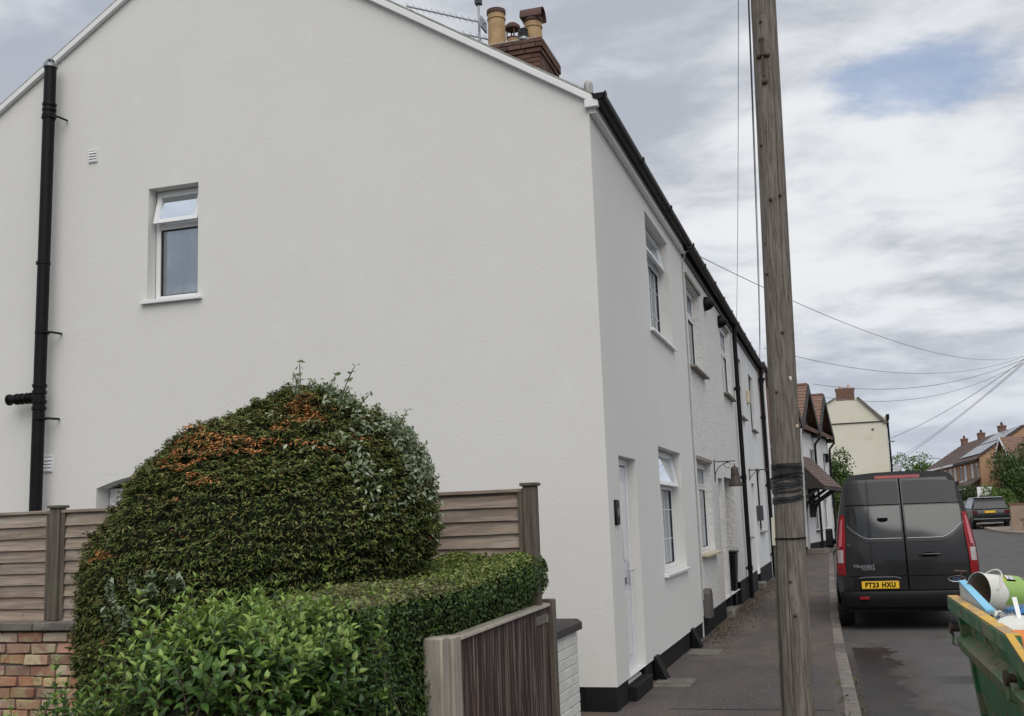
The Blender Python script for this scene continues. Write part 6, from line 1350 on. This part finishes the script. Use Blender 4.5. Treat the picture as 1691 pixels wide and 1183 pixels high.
# brick semis: facade line heading -16.5 degrees from (10.7, 97)
RH = R_(5)
def semi(name, label, s0, s1, gable=False, solar=False, wins=(), porch=None, ridge_h=2.5):
    o = Vector((10.75, 97, 0)); d = Vector((-math.sin(RH), math.cos(RH), 0)); p = o + d * s0
    H = thing(name, label, 'house', (p.x, p.y, gz(97)), RH); L = s1 - s0; ev = 4.75
    q = MB(); wall(q, (0, 0, 0), (0, 1, 0), 0, L, -.5, lambda u: ev, [(w[0], w[1], w[2], w[3], .08) for w in wins], (-1, 0, 0), .08)
    q._a([(0, 0, -.5), (8, 0, -.5), (8, 0, ev), (4, 0, ev + ridge_h), (0, 0, ev)], [(0, 1, 2, 3, 4)]); q._a([(0, L, -.5), (8, L, -.5), (8, L, ev), (4, L, ev + ridge_h), (0, L, ev)], [(4, 3, 2, 1, 0)]); q.build('wall', M['orbrick'], H, smooth=False)
    q = MB(); n = 12
    for s_ in (0, 1):
        for i in range(n):
            a, b = i / n, min((i + 1.2) / n, 1); x = lambda t: (-.35 + 4.35 * t) if s_ == 0 else (8.35 - 4.35 * t); z = lambda t: ev - .2 + (ridge_h + .25) * t
            q.hexa([(x(a), -.1, z(a)), (x(b), -.1, z(b)), (x(b), L + .05, z(b)), (x(a), L + .05, z(a)), (x(a), -.1, z(a) + .12), (x(b), -.1, z(b) + .06), (x(b), L + .05, z(b) + .06), (x(a), L + .05, z(a) + .12)])
    q.build('roof', M['tiledark'], H, smooth=False)
    q = MB(); q.box(-.42, -.30, 0, L, ev - .28, ev - .12); q.build('fascia', M['upvc'] if not solar else M['gutter'], H)
    for w in wins:
        q = MB(); a, b, c, e = w; f_ = .09
        q.box(.05, .10, a, a + f_, c, e); q.box(.05, .10, b - f_, b, c, e); q.box(.05, .10, a + f_, b - f_, c, c + f_); q.box(.05, .10, a + f_, b - f_, e - f_, e); q.box(.05, .10, (a + b) / 2 - .05, (a + b) / 2 + .05, c + f_, e - f_); q.box(-.06, .05, a - .05, b + .05, c - .08, c)
        f = q.build('window', M['upvc'], H); g_ = MB(); g_.box(.08, .085, a + f_, b - f_, c + f_, e - f_); g_.build('pane', M['vanglass'] if random.random() < .5 else M['curtain'], f)
    if solar:
        n = int(L / 1.15)
        for r in range(2):
            for k in range(n):
                q = MB(); y0 = .25 + k * 1.12; t0 = .12 + r * .42; t1 = t0 + .38
                x = lambda t: -.35 + 4.35 * t; z = lambda t: ev - .2 + (ridge_h + .25) * t + .17
                q.hexa([(x(t0), y0, z(t0)), (x(t1), y0, z(t1)), (x(t1), y0 + 1.06, z(t1)), (x(t0), y0 + 1.06, z(t0)), (x(t0) - .02, y0, z(t0) + .04), (x(t1) - .02, y0, z(t1) + .04), (x(t1) - .02, y0 + 1.06, z(t1) + .04), (x(t0) - .02, y0 + 1.06, z(t0) + .04)]); q.build('solar_panel', M['solar'], H)
    if porch:
        q = MB(); q.prism([(-1.3, 2.25), (0, 3.0), (0, 3.12), (-1.35, 2.36)], porch[0], porch[1], 'y'); q.build('porch_roof', M['tiledark'], H); q = MB(); q.box(-1.34, -1.25, porch[0], porch[1], 2.1, 2.26); q.box(-1.1, -.95, porch[0] + .1, porch[0] + .3, -.3, 2.2); q.build('porch_fascia', M['upvc'], H)
    q = MB(); q.box(3.7, 4.3, L - .8, L - .1, ev + ridge_h - .3, ev + ridge_h + .65); q.box(3.65, 4.35, L - .85, L - .05, ev + ridge_h + .5, ev + ridge_h + .6); c = q.build('chimney', M['brickfar'], H); q = MB(); q.lathe([(.12, 0), (.1, .3)], (4, L - .5, ev + ridge_h + .65), 8); q.build('chimney_pot', M['terracotta'], c)
    return H
semi('semi_detached_house', 'orange brick house with two bands of grey solar panels on its roof', 0, 9.6, solar=True, wins=((1.0, 2.3, 3.0, 4.3), (2.9, 4.2, 3.0, 4.3), (5.9, 7.2, 3.0, 4.3), (7.9, 9.1, 3.0, 4.3), (1.0, 3.5, .6, 2.0)), porch=(.3, 4.8))
semi('semi_detached_house', 'second brick house left of the solar panelled one with dark tiled roof', 9.7, 18.5, wins=((1.0, 2.4, 3.0, 4.3), (3.2, 4.6, 3.0, 4.3), (6.0, 7.6, 3.0, 4.3), (1.0, 3.2, .6, 2.0)), porch=(.3, 4.8))
semi('semi_detached_house', 'farthest brick house of the right hand row just above the van roof', 18.6, 27, wins=((1.0, 2.4, 3.0, 4.3), (5.0, 6.6, 3.0, 4.3)))
GH = thing('gabled_brick_house', 'brick house with white bargeboards and pinkish tiled roof behind the trees at right', 'house', (12.5, 91.0, gz(92)), RH)
ev = 4.4; q = MB(); q.prism([(0.0, -.5), (5.0, -.5), (5.0, ev), (2.5, ev + 1.62), (0, ev)], 0, 12, 'x'); q.build('wall', M['orbrick'], GH, smooth=False)
q = MB(); n = 12
for s_ in (0, 1):
    for i in range(n):
        a, b = i / n, min((i + 1.25) / n, 1); f = lambda t: ((-.4 + 2.9 * t) if s_ == 0 else (5.4 - 2.9 * t), ev - .25 + 1.95 * t)
        (ya, za), (yb, zb) = f(a), f(b); q.hexa([(-.3, ya, za), (12.2, ya, za), (12.2, yb, zb), (-.3, yb, zb), (-.3, ya, za + .11), (12.2, ya, za + .11), (12.2, yb, zb + .05), (-.3, yb, zb + .05)])
q.build('roof', M['tile'], GH, smooth=False)
q = MB()
for s_ in (0, 1):
    f = lambda t: ((-.4 + 2.9 * t) if s_ == 0 else (5.4 - 2.9 * t), ev - .25 + 1.95 * t); (ya, za), (yb, zb) = f(0), f(1)
    q.hexa([(-.36, ya, za - .16), (-.31, ya, za - .16), (-.31, yb, zb - .16), (-.36, yb, zb - .16), (-.36, ya, za + .06), (-.31, ya, za + .06), (-.31, yb, zb + .06), (-.36, yb, zb + .06)])
q.build('bargeboard', M['upvc'], GH)
q = MB(); q.box(3.0, 5.4, 2.1, 2.9, ev + 1.4, ev + 2.15); q.build('chimney', M['brickfar'], GH)
for xx in (5.6, 8.2):
    AE2 = thing('television_aerial', 'thin roof aerial %s of the two on the pinkish tiled roof' % ('left' if xx < 6 else 'right'), 'aerial', (12.5 + xx * math.cos(RH), 91.0 + 2.5 + xx * math.sin(RH) - .8, gz(92) + ev + 1.6))
    q = MB(); q.tube([(0, 0, 0), (0, 0, 1.9)], .03, 5); q.build('mast', M['steel'], AE2)
    q = MB(); q.tube([(-.5, 0, 1.85), (.1, 0, 1.7)], .025, 5); q.tube([(-.35, 0, 1.15), (.1, 0, 1.15)], .025, 5); q.build('element', M['steel'], AE2)

def tree(label, x, y, z0, r, hz, n, cols, name='garden_tree', leaf=.16, lobes=7, seed=1, trunk=True, cat='tree', drop=.0):
    r_ = np.random.default_rng(seed); T_ = thing(name, label, cat, (x, y, gz(y)))
    P = []; N = []
    cs = [(0, 0, z0 + hz * .5)] + [(r_.uniform(-.55, .55) * r[0], r_.uniform(-.5, .5) * r[1], z0 + hz * (.28 + .5 * r_.random())) for _ in range(lobes)]
    for c in cs:
        k = n // len(cs); d = r_.normal(0, 1, (k, 3)); d /= np.linalg.norm(d, axis=1)[:, None]; rr = r_.uniform(.55, 1.0, (k, 1)) ** .5; s = r_.uniform(.42, .6)
        q_ = d * rr * np.array([r[0] * s, r[1] * s, hz * .5 * (s + .12)]); q_ *= (1 + .25 * vnoise(d, 4, seed + 9))[:, None]; P.append(q_ + np.array(c)); N.append(d)
    P = np.concatenate(P); N = np.concatenate(N)
    dk = vnoise(P, 2.2, seed + 3) > -.55; keep = dk | (r_.random(len(P)) < .3); P, N = P[keep], N[keep]
    k2 = P[:, 2] > .1; P, N = P[k2], N[k2]
    leaf_cloud('crown', P, N, leaf, leaf * .6, pick(cols, len(P)), M['leaf'], T_, .8)
    if trunk:
        q = MB(); q.tube([(0, 0, -.2), (.03, 0, z0 + hz * .3), (0, .05, z0 + hz * .6)], [.16, .11, .05], 8)
        for k in range(4): a = k * 1.6; q.tube([(0, 0, z0 + hz * .15), (math.cos(a) * r[0] * .4, math.sin(a) * r[1] * .4, z0 + hz * .55)], [.06, .02], 5)
        q.build('trunk', M['bark'], T_)
DK = [(.045, .085, .018), (.065, .115, .024), (.032, .058, .014), (.10, .16, .03)]; BR = [(.09, .16, .025), (.12, .20, .03), (.06, .12, .02), (.15, .23, .04)]
tree('dark green bushy tree overhanging the wall at the right frame edge', 10.7, 78, 0.2, (1.6, 1.6), 4.3, 9000, DK, seed=2)
tree('broad dark green tree behind, cut by the right frame edge', 12.6, 80, .2, (2.0, 2.0), 5.0, 8000, DK[:3] + BR[:1], seed=4)
tree('bright green garden shrub behind the parked black car', 8.65, 70, -.2, (1.05, .9), 2.6, 6000, BR, name='garden_shrub', leaf=.10, seed=6, cat='shrub')
tree('dark shrub left of the bright shrub and behind the truck', 8.9, 88, -.2, (1.2, 1.0), 2.6, 5000, DK[:3], name='garden_shrub', leaf=.12, seed=7, cat='shrub')
tree('far round green tree above the van roof', 8.6, 150, 1.0, (3.0, 2.5), 6.2, 6000, BR, leaf=.3, seed=9)
tree('leafy green tree between the gabled cottage and the cream building', -.55, 60, 1.2, (1.25, 1.3), 3.4, 5000, BR[:3] + DK[:2], leaf=.13, seed=11)
tree('brownish green bush below the leafy tree beside the porch canopy', -.1, 57.5, .2, (.8, .9), 2.6, 3500, DK + [(.09, .07, .03)], name='garden_shrub', leaf=.11, seed=13, cat='shrub')
RW = thing('roadside_wall', 'sandy coloured wall panel at the right frame edge beyond the side turning', 'wall', (8.15, 61.5, gz(60)))
q = MB(); q.box(-.1, 4, 0, .22, -.1, 1.35); q.build('wall_body', mat('sandy_wall', (.34, .25, .19), .9, (.27, .20, .15), 1.2), RW)
q = MB(); q.box(-.15, 4, -.03, .25, 1.35, 1.43); q.build('coping', M['brickfar'], RW); q = MB(); q.box(.35, .8, -.03, 0, .55, .65); q.box(.45, 4, -.02, 0, -.1, .45); q.build('recess', M['brickfar'], RW)
SG = thing('white_garden_sign', 'small white board on a post between the shrubs behind the black car', 'sign', (8.55, 76, gz(76)))
q = MB(); q.box(-.45, .45, 0, .06, 1.7, 2.25); q.build('board', M['upvc'], SG); q = MB(); q.tube([(-.42, .03, 0), (-.42, .03, 1.7)], .05, 6); q.build('post', M['upvc'], SG)
LP = thing('street_lamp', 'grey street lamp arm standing above the roofs beyond the van', 'street lamp', (8.0, 100, gz(100)))
q = MB(); q.tube([(0, 0, 0), (0, 0, 4.75), (-.1, 0, 4.95), (-.9, 0, 5.02)], [.07, .05, .045, .04], 8); q.build('column', M['steel'], LP); q = MB(); q.hexa([(-1.3, -.1, 4.92), (-.85, -.1, 4.95), (-.85, .1, 4.95), (-1.3, .1, 4.92), (-1.25, -.08, 5.0), (-.85, -.08, 5.08), (-.85, .08, 5.08), (-1.25, .08, 5.0)]); q.build('lamp_head', M['steel'], LP)

# ------------------------------------------------------------------ small stuff on the ground
def scatter(name, label, n, fx, fy, fz, L, Wd, cols, keep=None):
    X = fx(n); Y = fy(n, X); P = np.stack([X, Y, fz(X, Y)], 1); o = leaf_cloud(name, P, np.tile((0, 0, 1.), (len(P), 1)), L, Wd, pick(cols, len(P)), M['litter'], None, .35); o['kind'] = 'stuff'; o['label'] = label; o['category'] = 'litter'; return o
BRN = [(.10, .06, .03), (.16, .10, .05), (.07, .045, .03), (.2, .15, .09)]
scatter('leaf_litter', 'brown leaf litter gathered along the foot of the cottage walls', 2600, lambda n: FX + .05 + np.abs(RNG.normal(0, .22, n)), lambda n, X: RNG.uniform(14.5, 28, n) + RNG.normal(0, .1, n), lambda X, Y: X * 0 + .012, .03, .016, BRN)
scatter('kerb_litter', 'bits of brown debris lying in the road channel by the kerb', 1500, lambda n: RNG.uniform(0, 1, n), lambda n, X: RNG.uniform(5, 17, n), lambda X, Y: X * 0 - .088, .022, .012, BRN + [(.08, .10, .03)])
o = bpy.data.objects['kerb_litter']; co = np.empty(len(o.data.vertices) * 3); o.data.vertices.foreach_get('co', co); co = co.reshape(-1, 3)
k = np.interp(co[:, 1], [a for a, _ in KY], [b for _, b in KY]); co[:, 0] = k + .01 + (np.abs(co[:, 0]) ** 3) * .12; o.data.vertices.foreach_set('co', co.ravel())
scatter('wall_litter', 'scattered pale specks of grit on the near pavement', 900, lambda n: RNG.uniform(-2.0, -.2, n), lambda n, X: RNG.uniform(8, 20, n), lambda X, Y: X * 0 + .012, .012, .009, [(.25, .22, .18), (.15, .1, .07)])
WD = MB(); LP_ = []; LN_ = []
for (x, y, n_) in [(kx(yy_) + .03, yy_, 9) for yy_ in (7.6, 8.4, 9.1, 10.2, 10.9, 11.9)] + [(kx(yy_) - .14, yy_, 6) for yy_ in (9.3, 10.2, 11.1)] + [(FX + .06, 18.7, 30), (FX + .05, 19.2, 26), (FX + .06, 16.4, 12)]:
    for k in range(n_ * 3): LP_.append((x + random.gauss(0, .025), y + random.gauss(0, .09), (-.08 if x > kx(y) else .01) + abs(random.gauss(0, .02)))); LN_.append((0, -.3, 1))
o = leaf_cloud('weeds', LP_, LN_, .035, .012, pick([(.08, .11, .03), (.12, .13, .04), (.05, .08, .02)], len(LP_)), M['leaf'], None, .8, .9); o['kind'] = 'stuff'; o['label'] = 'small weeds growing in the kerb joints and by the doorstep'; o['category'] = 'weeds'
# flat metal covers in the pavement beside the plinth
for (yv, lb) in ((10.9, 'nearest dark flat cover in the pavement by the black plinth'), (13.4, 'farther dark flat cover in the pavement by the black plinth')):
    q = MB(); q.box(FX + .03, FX + .42, yv, yv + .55, -.02, .012); o = q.build('pavement_cover', M['coping'], None, bevel=.004); tag(o, lb, 'pavement cover', 'flat covers in the pavement')
bpy.context.view_layer.update()
for o in [o for o in bpy.data.objects if o.type == 'FONT']: text_mesh(o)
bpy.context.view_layer.update()
